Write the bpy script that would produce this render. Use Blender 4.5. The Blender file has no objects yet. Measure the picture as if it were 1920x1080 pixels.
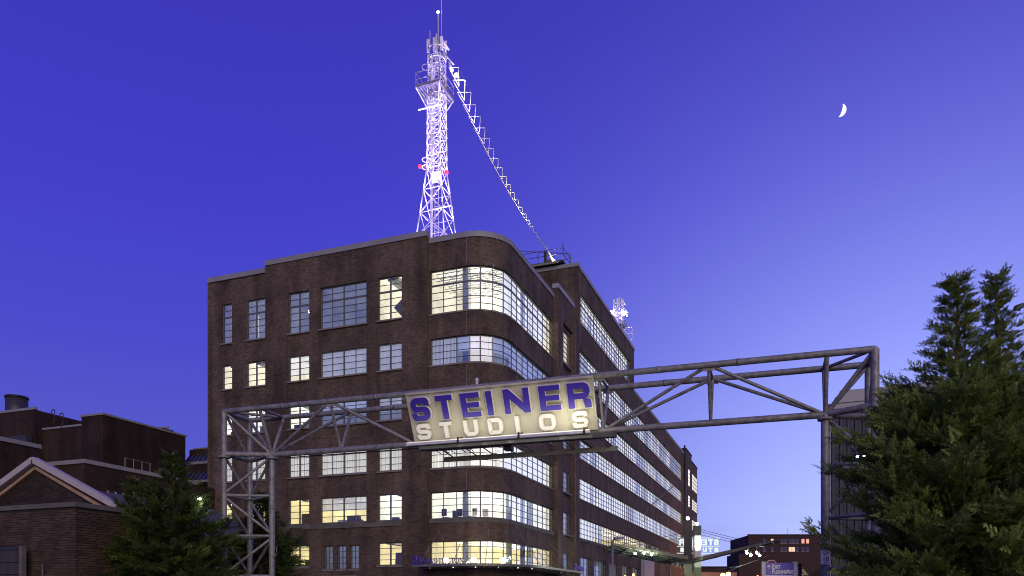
import bpy, bmesh, math, random
import numpy as np
from mathutils import Vector, Matrix

random.seed(7)
rng = np.random.default_rng(7)
S = bpy.context.scene
C = S.collection
PI = math.pi

# ------------------------------------------------------------------ camera
YAW = 0.36
cam = bpy.data.cameras.new('camera')
cam.sensor_width = 36.0
cam.lens = 1451.0 / 1920.0 * 36.0
cam.shift_y = 0.3078
cam.clip_start = 0.1
cam.clip_end = 3000
camo = bpy.data.objects.new('camera', cam)
C.objects.link(camo)
camo.location = (0, 0, 1.6)
camo.rotation_euler = (PI / 2, 0, YAW)
S.camera = camo
RIGHT = Vector((math.cos(YAW), math.sin(YAW), 0))
FWD = Vector((-math.sin(YAW), math.cos(YAW), 0))


def at(across, depth, z=0.0):
    """a point given by metres across and ahead of where the street view starts"""
    p = RIGHT * across + FWD * depth
    return Vector((p.x, p.y, z))


# ------------------------------------------------------------------ sky
W = bpy.data.worlds.new('World')
S.world = W
W.use_nodes = True
nt = W.node_tree
nt.nodes.clear()
N = nt.nodes.new
L = nt.links.new
out = N('ShaderNodeOutputWorld')
bg = N('ShaderNodeBackground')
bg.inputs[1].default_value = 1.0
tc = N('ShaderNodeTexCoord')
sep = N('ShaderNodeSeparateXYZ')
L(tc.outputs['Generated'], sep.inputs[0])
ramp = N('ShaderNodeValToRGB')
L(sep.outputs[2], ramp.inputs[0])
SKY = [(-0.3, (0.05, 0.05, 0.10)), (0.0, (0.168, 0.198, 0.46)), (0.05, (0.138, 0.158, 0.49)), (0.15, (0.103, 0.112, 0.58)),
       (0.30, (0.072, 0.071, 0.605)), (0.45, (0.056, 0.050, 0.575)), (0.60, (0.048, 0.040, 0.48)), (1.0, (0.034, 0.027, 0.32))]
cr = ramp.color_ramp
while len(cr.elements) < len(SKY) - 1:
    cr.elements.new(0.5)
for e, (p, c) in zip(cr.elements, SKY[1:]):
    e.position = p
    e.color = (*c, 1)
# twilight glow where the sun went down (towards the right of the street)
glow = N('ShaderNodeVectorMath')
glow.operation = 'DOT_PRODUCT'
gd = (RIGHT * 0.52 + FWD * 0.848 + Vector((0, 0, -0.10))).normalized()
glow.inputs[1].default_value = gd
L(tc.outputs['Generated'], glow.inputs[0])
mx = N('ShaderNodeMath'); mx.operation = 'MAXIMUM'; mx.inputs[1].default_value = 0
L(glow.outputs['Value'], mx.inputs[0])
pw = N('ShaderNodeMath'); pw.operation = 'POWER'; pw.inputs[1].default_value = 10.0
L(mx.outputs[0], pw.inputs[0])
gcol = N('ShaderNodeVectorMath'); gcol.operation = 'SCALE'
gcol.inputs[0].default_value = (0.520, 0.630, 0.90)
L(pw.outputs[0], gcol.inputs['Scale'])
# thin high cloud close to the horizon
mp = N('ShaderNodeMapping'); mp.inputs['Scale'].default_value = (3, 3, 26)
L(tc.outputs['Generated'], mp.inputs[0])
nz = N('ShaderNodeTexNoise'); nz.inputs['Scale'].default_value = 2.2; nz.inputs['Detail'].default_value = 6
L(mp.outputs[0], nz.inputs[0])
cm = N('ShaderNodeMapRange'); cm.inputs[1].default_value = 0.45; cm.inputs[2].default_value = 0.75
cm.inputs[3].default_value = 0.0; cm.inputs[4].default_value = 1.0
L(nz.outputs[0], cm.inputs[0])
zm = N('ShaderNodeMapRange'); zm.inputs[1].default_value = 0.02; zm.inputs[2].default_value = 0.13
zm.inputs[3].default_value = 0.55; zm.inputs[4].default_value = 0.0
L(sep.outputs[2], zm.inputs[0])
cf = N('ShaderNodeMath'); cf.operation = 'MULTIPLY'
L(cm.outputs[0], cf.inputs[0]); L(zm.outputs[0], cf.inputs[1])
add = N('ShaderNodeVectorMath'); add.operation = 'ADD'
L(ramp.outputs[0], add.inputs[0]); L(gcol.outputs[0], add.inputs[1])
cmix = N('ShaderNodeMix'); cmix.data_type = 'RGBA'
cmix.inputs[7].default_value = (0.20, 0.19, 0.55, 1)
L(cf.outputs[0], cmix.inputs[0]); L(add.outputs[0], cmix.inputs[6])
L(cmix.outputs[2], bg.inputs[0])
L(bg.outputs[0], out.inputs[0])

# last soft warm light on the street side (town glow behind the viewer)
sun = bpy.data.lights.new('sun', 'SUN')
sun.energy = 1.6
sun.color = (1.0, 0.83, 0.60)
sun.angle = math.radians(45)
suno = bpy.data.objects.new('sun', sun)
C.objects.link(suno)
suno.rotation_euler = Vector((-0.52, 0.79, -0.26)).to_track_quat('-Z', 'Y').to_euler()

S.view_settings.view_transform = 'Standard'
S.view_settings.look = 'None'
S.view_settings.exposure = 0
S.view_settings.gamma = 1
S.view_settings.use_curve_mapping = False
S.render.engine = 'CYCLES'
S.cycles.pixel_filter_type = 'BLACKMAN_HARRIS'
S.cycles.filter_width = 1.05

# ------------------------------------------------------------------ materials
M = {}


def newmat(name):
    m = bpy.data.materials.new(name)
    m.use_nodes = True
    M[name] = m
    return m, m.node_tree, m.node_tree.nodes['Principled BSDF']


def plain(name, col, rough=0.6, metal=0.0, var=0.25, scale=3.0, bump=0.0, spec=0.5, streak=False):
    m, t, b = newmat(name)
    b.inputs['Roughness'].default_value = rough
    b.inputs['Metallic'].default_value = metal
    b.inputs['Specular IOR Level'].default_value = spec
    c = t.nodes.new('ShaderNodeNewGeometry')
    mp = t.nodes.new('ShaderNodeMapping')
    if streak:
        mp.inputs['Scale'].default_value = (1, 1, 0.18)
    t.links.new(c.outputs['Position'], mp.inputs[0])
    n = t.nodes.new('ShaderNodeTexNoise')
    n.inputs['Scale'].default_value = scale
    n.inputs['Detail'].default_value = 8
    n.inputs['Roughness'].default_value = 0.65
    t.links.new(mp.outputs[0], n.inputs[0])
    r = t.nodes.new('ShaderNodeValToRGB')
    r.color_ramp.elements[0].position = 0.3
    r.color_ramp.elements[1].position = 0.7
    r.color_ramp.elements[0].color = (*[max(0, x * (1 - var)) for x in col], 1)
    r.color_ramp.elements[1].color = (*[min(1, x * (1 + var)) for x in col], 1)
    t.links.new(n.outputs[0], r.inputs[0])
    t.links.new(r.outputs[0], b.inputs['Base Color'])
    if bump:
        bp = t.nodes.new('ShaderNodeBump')
        bp.inputs['Strength'].default_value = bump
        t.links.new(n.outputs[0], bp.inputs['Height'])
        t.links.new(bp.outputs[0], b.inputs['Normal'])
    return m


def glowing(name, col, strength, base=(0.5, 0.5, 0.5), var=0.15, scale=1.2):
    m, t, b = newmat(name)
    b.inputs['Base Color'].default_value = (*base, 1)
    b.inputs['Roughness'].default_value = 0.8
    c = t.nodes.new('ShaderNodeNewGeometry')
    n = t.nodes.new('ShaderNodeTexNoise')
    n.inputs['Scale'].default_value = scale
    n.inputs['Detail'].default_value = 5
    n.inputs['Roughness'].default_value = 0.6
    t.links.new(c.outputs['Position'], n.inputs[0])
    r = t.nodes.new('ShaderNodeValToRGB')
    r.color_ramp.elements[0].position = 0.3
    r.color_ramp.elements[1].position = 0.7
    r.color_ramp.elements[0].color = (*[x * (1 - var) for x in col], 1)
    r.color_ramp.elements[1].color = (*[x * (1 + var) for x in col], 1)
    t.links.new(n.outputs[0], r.inputs[0])
    t.links.new(r.outputs[0], b.inputs['Emission Color'])
    b.inputs['Emission Strength'].default_value = strength
    return m


def brickmat(name, c1, c2, mortar, bump=0.4, stain=(0.30, 0.26, 0.22)):
    m, t, b = newmat(name)
    nd, lk = t.nodes.new, t.links.new
    b.inputs['Roughness'].default_value = 0.85
    b.inputs['Specular IOR Level'].default_value = 0.25
    g = nd('ShaderNodeNewGeometry')
    sp = nd('ShaderNodeSeparateXYZ'); lk(g.outputs['Position'], sp.inputs[0])
    ad = nd('ShaderNodeMath'); ad.operation = 'ADD'
    lk(sp.outputs[0], ad.inputs[0]); lk(sp.outputs[1], ad.inputs[1])
    cb = nd('ShaderNodeCombineXYZ'); lk(ad.outputs[0], cb.inputs[0]); lk(sp.outputs[2], cb.inputs[1])
    br = nd('ShaderNodeTexBrick')
    br.inputs['Scale'].default_value = 1.0
    br.inputs['Brick Width'].default_value = 0.215
    br.inputs['Row Height'].default_value = 0.075
    br.inputs['Mortar Size'].default_value = 0.007
    br.inputs['Mortar Smooth'].default_value = 0.2
    br.inputs['Bias'].default_value = -0.1
    br.inputs['Color1'].default_value = (*c1, 1)
    br.inputs['Color2'].default_value = (*c2, 1)
    br.inputs['Mortar'].default_value = (*mortar, 1)
    lk(cb.outputs[0], br.inputs[0])
    # patchy firing and soot
    n = nd('ShaderNodeTexNoise'); n.inputs['Scale'].default_value = 0.45; n.inputs['Detail'].default_value = 8
    n.inputs['Roughness'].default_value = 0.7
    lk(g.outputs['Position'], n.inputs[0])
    mr = nd('ShaderNodeMapRange'); mr.inputs[1].default_value = 0.3; mr.inputs[2].default_value = 0.72
    mr.inputs[3].default_value = 0.55; mr.inputs[4].default_value = 1.35
    lk(n.outputs[0], mr.inputs[0])
    mu = nd('ShaderNodeVectorMath'); mu.operation = 'SCALE'
    lk(br.outputs[0], mu.inputs[0]); lk(mr.outputs[0], mu.inputs['Scale'])
    # grain on courses
    mp = nd('ShaderNodeMapping'); mp.inputs['Scale'].default_value = (1.6, 5.5, 1)
    lk(cb.outputs[0], mp.inputs[0])
    n3 = nd('ShaderNodeTexNoise'); n3.inputs['Scale'].default_value = 1.1; n3.inputs['Detail'].default_value = 6; n3.inputs['Roughness'].default_value = 0.8
    lk(mp.outputs[0], n3.inputs[0])
    m3 = nd('ShaderNodeMapRange'); m3.inputs[1].default_value = 0.3; m3.inputs[2].default_value = 0.7
    m3.inputs[3].default_value = 0.6; m3.inputs[4].default_value = 1.4
    lk(n3.outputs[0], m3.inputs[0])
    mu3 = nd('ShaderNodeVectorMath'); mu3.operation = 'SCALE'
    lk(mu.outputs[0], mu3.inputs[0]); lk(m3.outputs[0], mu3.inputs['Scale'])
    # rain and soot streaks, broad patches
    ms = nd('ShaderNodeMapping'); ms.inputs['Scale'].default_value = (0.9, 0.9, 0.07)
    lk(g.outputs['Position'], ms.inputs[0])
    ns_ = nd('ShaderNodeTexNoise'); ns_.inputs['Scale'].default_value = 1.0; ns_.inputs['Detail'].default_value = 5
    lk(ms.outputs[0], ns_.inputs[0])
    m5 = nd('ShaderNodeMapRange'); m5.inputs[1].default_value = 0.35; m5.inputs[2].default_value = 0.65
    m5.inputs[3].default_value = 0.72; m5.inputs[4].default_value = 1.22
    lk(ns_.outputs[0], m5.inputs[0])
    mu5 = nd('ShaderNodeVectorMath'); mu5.operation = 'SCALE'
    lk(mu3.outputs[0], mu5.inputs[0]); lk(m5.outputs[0], mu5.inputs['Scale'])
    mu3 = mu5
    # pale lime spots
    n2 = nd('ShaderNodeTexNoise'); n2.inputs['Scale'].default_value = 2.8; n2.inputs['Detail'].default_value = 10
    n2.inputs['Roughness'].default_value = 0.8
    lk(g.outputs['Position'], n2.inputs[0])
    m2 = nd('ShaderNodeMapRange'); m2.inputs[1].default_value = 0.62; m2.inputs[2].default_value = 0.72
    m2.inputs[3].default_value = 0; m2.inputs[4].default_value = 0.8
    lk(n2.outputs[0], m2.inputs[0])
    mix = nd('ShaderNodeMix'); mix.data_type = 'RGBA'
    mix.inputs[7].default_value = (*stain, 1)
    lk(m2.outputs[0], mix.inputs[0]); lk(mu3.outputs[0], mix.inputs[6])
    lk(mix.outputs[2], b.inputs['Base Color'])
    bp = nd('ShaderNodeBump'); bp.inputs['Strength'].default_value = bump; bp.inputs['Distance'].default_value = 0.02
    bp.invert = True
    lk(br.outputs['Fac'], bp.inputs['Height'])
    lk(bp.outputs[0], b.inputs['Normal'])
    return m


def glassmat(name, tint=(0.92, 0.95, 1.0), gloss=0.12, rough=0.03):
    m, t, b = newmat(name)
    t.nodes.remove(b)
    o = t.nodes['Material Output']
    tr = t.nodes.new('ShaderNodeBsdfTransparent'); tr.inputs[0].default_value = (*tint, 1)
    gl = t.nodes.new('ShaderNodeBsdfGlossy'); gl.inputs['Roughness'].default_value = rough
    gl.inputs[0].default_value = (0.9, 0.92, 1, 1)
    fr = t.nodes.new('ShaderNodeLayerWeight'); fr.inputs[0].default_value = 0.5
    pw_ = t.nodes.new('ShaderNodeMath'); pw_.operation = 'POWER'; pw_.inputs[1].default_value = 3.5
    t.links.new(fr.outputs['Facing'], pw_.inputs[0])
    a = t.nodes.new('ShaderNodeMapRange'); a.inputs[3].default_value = gloss * 0.5; a.inputs[4].default_value = 0.38
    t.links.new(pw_.outputs[0], a.inputs[0])
    mxx = t.nodes.new('ShaderNodeMixShader')
    t.links.new(a.outputs[0], mxx.inputs[0]); t.links.new(tr.outputs[0], mxx.inputs[1]); t.links.new(gl.outputs[0], mxx.inputs[2])
    t.links.new(mxx.outputs[0], o.inputs[0])
    return m


brickmat('brick', (0.118, 0.078, 0.056), (0.050, 0.035, 0.028), (0.145, 0.122, 0.090))
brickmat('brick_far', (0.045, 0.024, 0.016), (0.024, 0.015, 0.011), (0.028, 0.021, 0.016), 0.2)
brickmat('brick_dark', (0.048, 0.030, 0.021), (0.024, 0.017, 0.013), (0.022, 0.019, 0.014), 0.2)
plain('brick_piece', (0.066, 0.039, 0.021), 0.85, var=0.5, scale=2.5)
plain('brick_piece_dark', (0.042, 0.026, 0.016), 0.85, var=0.5, scale=2.5)
plain('mortar', (0.022, 0.018, 0.012), 0.95)
plain('stone', (0.20, 0.175, 0.15), 0.8, var=0.25, scale=1.5, bump=0.1)
plain('lintel_stone', (0.11, 0.105, 0.085), 0.85, var=0.3, scale=1.2)
plain('coping', (0.24, 0.235, 0.235), 0.55, var=0.15, scale=0.7)
plain('coping_pale', (0.30, 0.29, 0.30), 0.5, var=0.15, scale=0.7)
plain('steel_frame', (0.11, 0.105, 0.115), 0.5, var=0.15)
plain('galvanised', (0.225, 0.222, 0.205), 0.5, metal=0.15, var=0.42, scale=7.0, bump=0.12, streak=False)
mg = M['galvanised']; tg = mg.node_tree; bg_ = tg.nodes['Principled BSDF']
src_ = bg_.inputs['Base Color'].links[0].from_socket
gp_ = tg.nodes.new('ShaderNodeNewGeometry')
nr_ = tg.nodes.new('ShaderNodeTexNoise'); nr_.inputs['Scale'].default_value = 1.7; nr_.inputs['Detail'].default_value = 9; nr_.inputs['Roughness'].default_value = 0.75
tg.links.new(gp_.outputs['Position'], nr_.inputs[0])
rr_ = tg.nodes.new('ShaderNodeMapRange'); rr_.inputs[1].default_value = 0.54; rr_.inputs[2].default_value = 0.66; rr_.inputs[3].default_value = 0; rr_.inputs[4].default_value = 0.75
tg.links.new(nr_.outputs[0], rr_.inputs[0])
mr_ = tg.nodes.new('ShaderNodeMix'); mr_.data_type = 'RGBA'; mr_.inputs[7].default_value = (0.07, 0.055, 0.045, 1)
tg.links.new(rr_.outputs[0], mr_.inputs[0]); tg.links.new(src_, mr_.inputs[6]); tg.links.new(mr_.outputs[2], bg_.inputs['Base Color'])
plain('galvanised_dull', (0.20, 0.195, 0.195), 0.5, metal=0.25, var=0.4, scale=6.0, bump=0.12)
plain('sign_panel', (0.52, 0.50, 0.38), 0.45, var=0.10, scale=1.0)
plain('sign_white', (0.80, 0.78, 0.70), 0.4, var=0.04)
plain('sign_purple', (0.050, 0.028, 0.33), 0.35, var=0.05)
plain('letter_side', (0.45, 0.42, 0.32), 0.5)
plain('dark_metal', (0.035, 0.034, 0.036), 0.5, var=0.3)
plain('black_metal', (0.012, 0.012, 0.014), 0.5, var=0.3)
plain('mid_metal', (0.16, 0.16, 0.155), 0.45, metal=0.3, var=0.3)
plain('white_metal', (0.62, 0.62, 0.60), 0.4, var=0.1)
plain('olive_metal', (0.20, 0.20, 0.13), 0.5, var=0.2)
plain('tower_paint', (0.75, 0.74, 0.78), 0.5, var=0.06)
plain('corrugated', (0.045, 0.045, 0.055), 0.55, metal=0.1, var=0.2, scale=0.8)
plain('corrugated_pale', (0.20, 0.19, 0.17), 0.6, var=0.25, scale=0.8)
plain('trim_pale', (0.34, 0.33, 0.33), 0.5, var=0.1)
plain('white_paint', (0.45, 0.40, 0.37), 0.5, var=0.08)
plain('tan_paint', (0.36, 0.24, 0.13), 0.6)
plain('bark', (0.13, 0.085, 0.06), 0.9, var=0.4, scale=12, bump=0.3)
plain('asphalt', (0.05, 0.05, 0.052), 0.9, var=0.3, scale=2)
plain('ground', (0.07, 0.07, 0.06), 0.95, var=0.3, scale=0.2)
plain('concrete', (0.30, 0.29, 0.27), 0.85, var=0.15, scale=1)
plain('road_white', (0.75, 0.75, 0.72), 0.7)
plain('roof_felt', (0.08, 0.08, 0.085), 0.9)
plain('wood_dark', (0.045, 0.040, 0.038), 0.8, var=0.4, scale=5, streak=True)
plain('dark_glass', (0.02, 0.022, 0.035), 0.12, var=0.2)
plain('stop_red', (0.45, 0.04, 0.02), 0.4)
plain('sign_violet', (0.075, 0.055, 0.40), 0.4, var=0.03)
plain('sign_grey', (0.45, 0.46, 0.42), 0.5)
plain('door_grey', (0.26, 0.27, 0.32), 0.6, var=0.08)
plain('interior_column', (0.42, 0.45, 0.42), 0.8)
plain('interior_dark', (0.05, 0.05, 0.05), 0.8)
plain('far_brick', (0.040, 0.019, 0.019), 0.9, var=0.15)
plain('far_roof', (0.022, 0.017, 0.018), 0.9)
plain('cornice', (0.30, 0.17, 0.14), 0.8)
plain('wire', (0.04, 0.04, 0.05), 0.5)
glassmat('glass')
glassmat('glass_dark', (0.8, 0.85, 0.95), 0.22)
# interiors: room light put into walls, ceilings, floors and blinds as glow
glowing('ceiling_lit', (1.0, 0.90, 0.60), 0.95, var=0.22, scale=0.6)
glowing('wall_lit', (1.0, 0.85, 0.50), 0.78, var=0.40, scale=0.5)
glowing('ceiling_white', (1.0, 0.95, 0.70), 0.95, var=0.25, scale=0.6)
glowing('wall_white', (1.0, 0.93, 0.66), 0.90, var=0.35, scale=0.5)
glowing('ceiling_yellow', (1.0, 0.80, 0.33), 0.85, var=0.25, scale=0.6)
glowing('wall_yellow', (1.0, 0.78, 0.30), 0.78, var=0.38, scale=0.6)
glowing('ceiling_dim', (0.42, 0.44, 0.40), 0.36, var=0.35, scale=0.5)
glowing('wall_dim', (0.40, 0.42, 0.38), 0.26, var=0.5, scale=0.5)
glowing('floor_inside', (0.6, 0.5, 0.3), 0.2)
glowing('fixture', (1.0, 0.96, 0.80), 3.0, var=0.02)
glowing('blind_cream', (0.93, 0.85, 0.58), 0.72, var=0.12, scale=1.0)
glowing('blind_pale', (0.74, 0.70, 0.56), 0.62, var=0.15, scale=1.0)
glowing('blind_sky_tint', (0.66, 0.67, 0.72), 0.58, var=0.25, scale=0.6)  # bluish glow also stands for sky reflected in the panes
glowing('blind_white', (0.96, 0.93, 0.82), 1.04, var=0.18, scale=0.6)
glowing('blind_bright', (1.0, 0.95, 0.74), 0.95, var=0.12, scale=0.6)
glowing('window_orange', (1.0, 0.28, 0.08), 0.75, var=0.3, scale=3)
glowing('window_far_warm', (1.0, 0.62, 0.30), 0.8, var=0.3, scale=3)
glowing('window_far_dim', (0.07, 0.07, 0.2), 0.3, base=(.02, .02, .03))
glowing('lamp_white', (0.85, 1.0, 0.78), 30, var=0.0)
glowing('lamp_cool', (0.55, 0.6, 1.0), 24, var=0.0)
glowing('lamp_warm', (1.0, 0.85, 0.45), 25, var=0.0)
glowing('lamp_sodium', (1.0, 0.45, 0.06), 30, var=0.0)
glowing('lamp_red', (1.0, 0.02, 0.05), 3.5, base=(.04, 0, 0), var=0.0)
glowing('tube_light', (1.0, 0.97, 0.85), 1.6, var=0.0)
glowing('moonlight', (1.0, 0.98, 0.88), 1.15, var=0.05)
glowing('lit_letter', (0.80, 0.95, 0.80), 0.85, var=0.15)
glowing('tower_lamp', (0.80, 0.72, 1.0), 30, var=0.0)

# foliage
m, t, b = newmat('foliage')
b.inputs['Roughness'].default_value = 0.55
b.inputs['Specular IOR Level'].default_value = 0.3
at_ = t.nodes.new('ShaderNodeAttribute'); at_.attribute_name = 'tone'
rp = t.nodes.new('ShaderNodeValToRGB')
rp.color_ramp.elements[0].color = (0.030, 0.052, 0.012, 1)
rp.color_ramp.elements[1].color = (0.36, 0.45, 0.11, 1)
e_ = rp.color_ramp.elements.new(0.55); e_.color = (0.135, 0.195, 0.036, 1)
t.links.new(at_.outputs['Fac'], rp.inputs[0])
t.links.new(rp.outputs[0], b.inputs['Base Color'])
trl = t.nodes.new('ShaderNodeBsdfTranslucent'); t.links.new(rp.outputs[0], trl.inputs[0])
mxs = t.nodes.new('ShaderNodeMixShader'); mxs.inputs[0].default_value = 0.3
t.links.new(b.outputs[0], mxs.inputs[1]); t.links.new(trl.outputs[0], mxs.inputs[2])
t.links.new(mxs.outputs[0], t.nodes['Material Output'].inputs[0])


# ------------------------------------------------------------------ helpers
def tag(o, label=None, cat=None, group=None, kind=None):
    if label: o['label'] = label
    if cat: o['category'] = cat
    if group: o['group'] = group
    if kind: o['kind'] = kind
    return o


def empty(name, loc=(0, 0, 0), rz=0.0, **kw):
    o = bpy.data.objects.new(name, None)
    o.empty_display_size = 0.3
    C.objects.link(o)
    o.location = loc
    o.rotation_euler = (0, 0, rz)
    return tag(o, **kw)


def ortho(d):
    d = d.normalized()
    a = Vector((0, 0, 1)) if abs(d.z) < 0.95 else Vector((1, 0, 0))
    x = d.cross(a).normalized()
    return x, x.cross(d).normalized(), d


class MB:
    def __init__(self):
        self.v = []; self.f = []; self.mi = []; self.cur = 0; self.smooth = []

    def quad(self, *p):
        n = len(self.v)
        self.v += [tuple(q) for q in p]
        self.f.append(tuple(range(n, n + len(p)))); self.mi.append(self.cur); self.smooth.append(False)

    def hexa(self, p):
        """8 corners: bottom ring 0-3, top ring 4-7"""
        n = len(self.v)
        self.v += [tuple(q) for q in p]
        for f in ((3, 2, 1, 0), (4, 5, 6, 7), (0, 1, 5, 4), (1, 2, 6, 5), (2, 3, 7, 6), (3, 0, 4, 7)):
            self.f.append(tuple(n + i for i in f)); self.mi.append(self.cur); self.smooth.append(False)

    def box(self, x0, x1, y0, y1, z0, z1):
        self.hexa([(x0, y0, z0), (x1, y0, z0), (x1, y1, z0), (x0, y1, z0), (x0, y0, z1), (x1, y0, z1), (x1, y1, z1), (x0, y1, z1)])

    def bar(self, a, b, w, h, up=(0, 0, 1)):
        a = Vector(a); b = Vector(b)
        d = (b - a).normalized(); u = Vector(up)
        x = d.cross(u)
        if x.length < 1e-4: x = d.cross(Vector((1, 0, 0)))
        x.normalize(); u = x.cross(d).normalized()
        x *= w / 2; u *= h / 2
        self.hexa([a - x - u, a + x - u, b + x - u, b - x - u, a - x + u, a + x + u, b + x + u, b - x + u])

    def tube(self, a, b, r, r2=None, n=10, caps=True):
        a = Vector(a); b = Vector(b)
        r2 = r if r2 is None else r2
        x, y, d = ortho(b - a)
        k = len(self.v)
        for i in range(n):
            t_ = 2 * PI * i / n
            o = x * math.cos(t_) + y * math.sin(t_)
            self.v.append(tuple(a + o * r)); self.v.append(tuple(b + o * r2))
        for i in range(n):
            j = (i + 1) % n
            self.f.append((k + 2 * i, k + 2 * j, k + 2 * j + 1, k + 2 * i + 1)); self.mi.append(self.cur); self.smooth.append(True)
        if caps:
            self.f.append(tuple(k + 2 * i for i in range(n))[::-1]); self.mi.append(self.cur); self.smooth.append(False)
            self.f.append(tuple(k + 2 * i + 1 for i in range(n))); self.mi.append(self.cur); self.smooth.append(False)

    def path(self, pts, r, n=8):
        for a, b in zip(pts[:-1], pts[1:]): self.tube(a, b, r, n=n)

    def sphere(self, c, r, n=10, m=6):
        c = Vector(c); k = len(self.v)
        for i in range(m + 1):
            ph = PI * i / m
            for j in range(n):
                th = 2 * PI * j / n
                self.v.append((c.x + r * math.sin(ph) * math.cos(th), c.y + r * math.sin(ph) * math.sin(th), c.z + r * math.cos(ph)))
        for i in range(m):
            for j in range(n):
                self.f.append((k + i * n + j, k + (i + 1) * n + j, k + (i + 1) * n + (j + 1) % n, k + i * n + (j + 1) % n))
                self.mi.append(self.cur); self.smooth.append(True)

    def prism(self, poly, z0, z1):
        """poly counter-clockwise in xy"""
        n = len(poly); k = len(self.v)
        self.v += [(x, y, z0) for x, y in poly] + [(x, y, z1) for x, y in poly]
        self.f.append(tuple(range(k, k + n))[::-1]); self.f.append(tuple(range(k + n, k + 2 * n)))
        self.mi += [self.cur] * 2; self.smooth += [False] * 2
        for i in range(n):
            j = (i + 1) % n
            self.f.append((k + i, k + j, k + n + j, k + n + i)); self.mi.append(self.cur); self.smooth.append(False)

    def mesh(self, name, mats):
        me = bpy.data.meshes.new(name)
        me.from_pydata(self.v, [], self.f)
        for x in (mats if isinstance(mats, (list, tuple)) else [mats]):
            me.materials.append(M[x])
        me.polygons.foreach_set('material_index', self.mi)
        me.polygons.foreach_set('use_smooth', self.smooth)
        me.update()
        return me

    def build(self, name, mats, parent=None, **kw):
        o = bpy.data.objects.new(name, self.mesh(name, mats))
        C.objects.link(o)
        if parent: o.parent = parent
        return tag(o, **kw)


_unit = {}


def unit_box(matname):
    k = ('b', matname)
    if k not in _unit:
        b = MB(); b.box(-.5, .5, -.5, .5, -.5, .5)
        _unit[k] = b.mesh('unit_box', matname)
    return _unit[k]


def unit_tube(matname, n=8):
    k = ('t', matname, n)
    if k not in _unit:
        b = MB(); b.tube((0, 0, 0), (0, 0, 1), 1, n=n)
        _unit[k] = b.mesh('unit_tube', matname)
    return _unit[k]


def tube_obj(name, a, b, r, mat, parent, n=10):
    a = Vector(a); b = Vector(b)
    o = bpy.data.objects.new(name, unit_tube(mat, n))
    C.objects.link(o)
    o.parent = parent
    o.location = a
    o.rotation_mode = 'QUATERNION'
    o.rotation_quaternion = (b - a).to_track_quat('Z', 'Y')
    o.scale = (r, r, (b - a).length)
    return o


_kids = {}


def children_of(o):
    return [c for c in bpy.data.objects if c.parent == o]


def copy_tree(o, parent=None):
    kids = children_of(o)
    c = o.copy(); C.objects.link(c); c.parent = parent
    for k in kids: copy_tree(k, c)
    return c


def text_mesh(s, size, extrude, mat, offset=0.0, align='CENTER', xs=1.0):
    cu = bpy.data.curves.new('text', 'FONT')
    cu.body = s; cu.size = size; cu.extrude = extrude; cu.offset = offset
    cu.align_x = align; cu.resolution_u = 3
    o = bpy.data.objects.new('text', cu)
    C.objects.link(o)
    dg = bpy.context.evaluated_depsgraph_get()
    me = bpy.data.meshes.new_from_object(o.evaluated_get(dg))
    bpy.data.objects.remove(o)
    bpy.data.curves.remove(cu)
    me.materials.clear()
    me.materials.append(M[mat])
    for v in me.vertices: v.co.x *= xs
    return me


def text_obj(name, s, size, extrude, mat, parent, mat4, **kw):
    o = bpy.data.objects.new(name, text_mesh(s, size, extrude, mat, **{k: kw.pop(k) for k in ('offset', 'align', 'xs') if k in kw}))
    C.objects.link(o)
    o.parent = parent
    o.matrix_local = mat4
    return tag(o, **kw)


def frame_mat(origin, x, up):
    """x axis along x, y axis along up, z out"""
    x = Vector(x).normalized(); z = x.cross(Vector(up)).normalized(); y = z.cross(x)
    m4 = Matrix((x, y, z)).transposed().to_4x4()
    m4.translation = Vector(origin)
    return m4


def light(kind, name, loc, energy, col, parent=None, target=None, size=0.3, angle=60, blend=0.5):
    l = bpy.data.lights.new(name, kind)
    l.energy = energy; l.color = col
    if kind == 'SPOT':
        l.spot_size = math.radians(angle); l.spot_blend = blend; l.shadow_soft_size = size
    elif kind == 'AREA':
        l.size = size
    else:
        l.shadow_soft_size = size
    o = bpy.data.objects.new(name, l)
    C.objects.link(o)
    if parent: o.parent = parent
    o.location = loc
    if target is not None:
        o.rotation_euler = (Vector(target) - Vector(loc)).to_track_quat('-Z', 'Y').to_euler()
    return o


# ------------------------------------------------------------------ ground and street
b = MB(); b.box(-1500, 1500, -400, 2500, -1, 0)
b.build('ground', 'ground', kind='structure')
b = MB(); b.box(-16, 6, -60, 400, 0.001, 0.006)
b.build('road', 'asphalt', kind='structure')
b = MB()
for i in range(30):
    b.box(-5.1, -4.95, -20 + i * 9, -17 + i * 9, 0.006, 0.011)
b.build('road_marking', 'road_white', kind='structure')
b = MB(); b.box(-20.6, -16, -60, 400, 0.0, 0.14); b.box(6, 8, -60, 400, 0, 0.14)
b.build('pavement', 'concrete', kind='structure')


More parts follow.
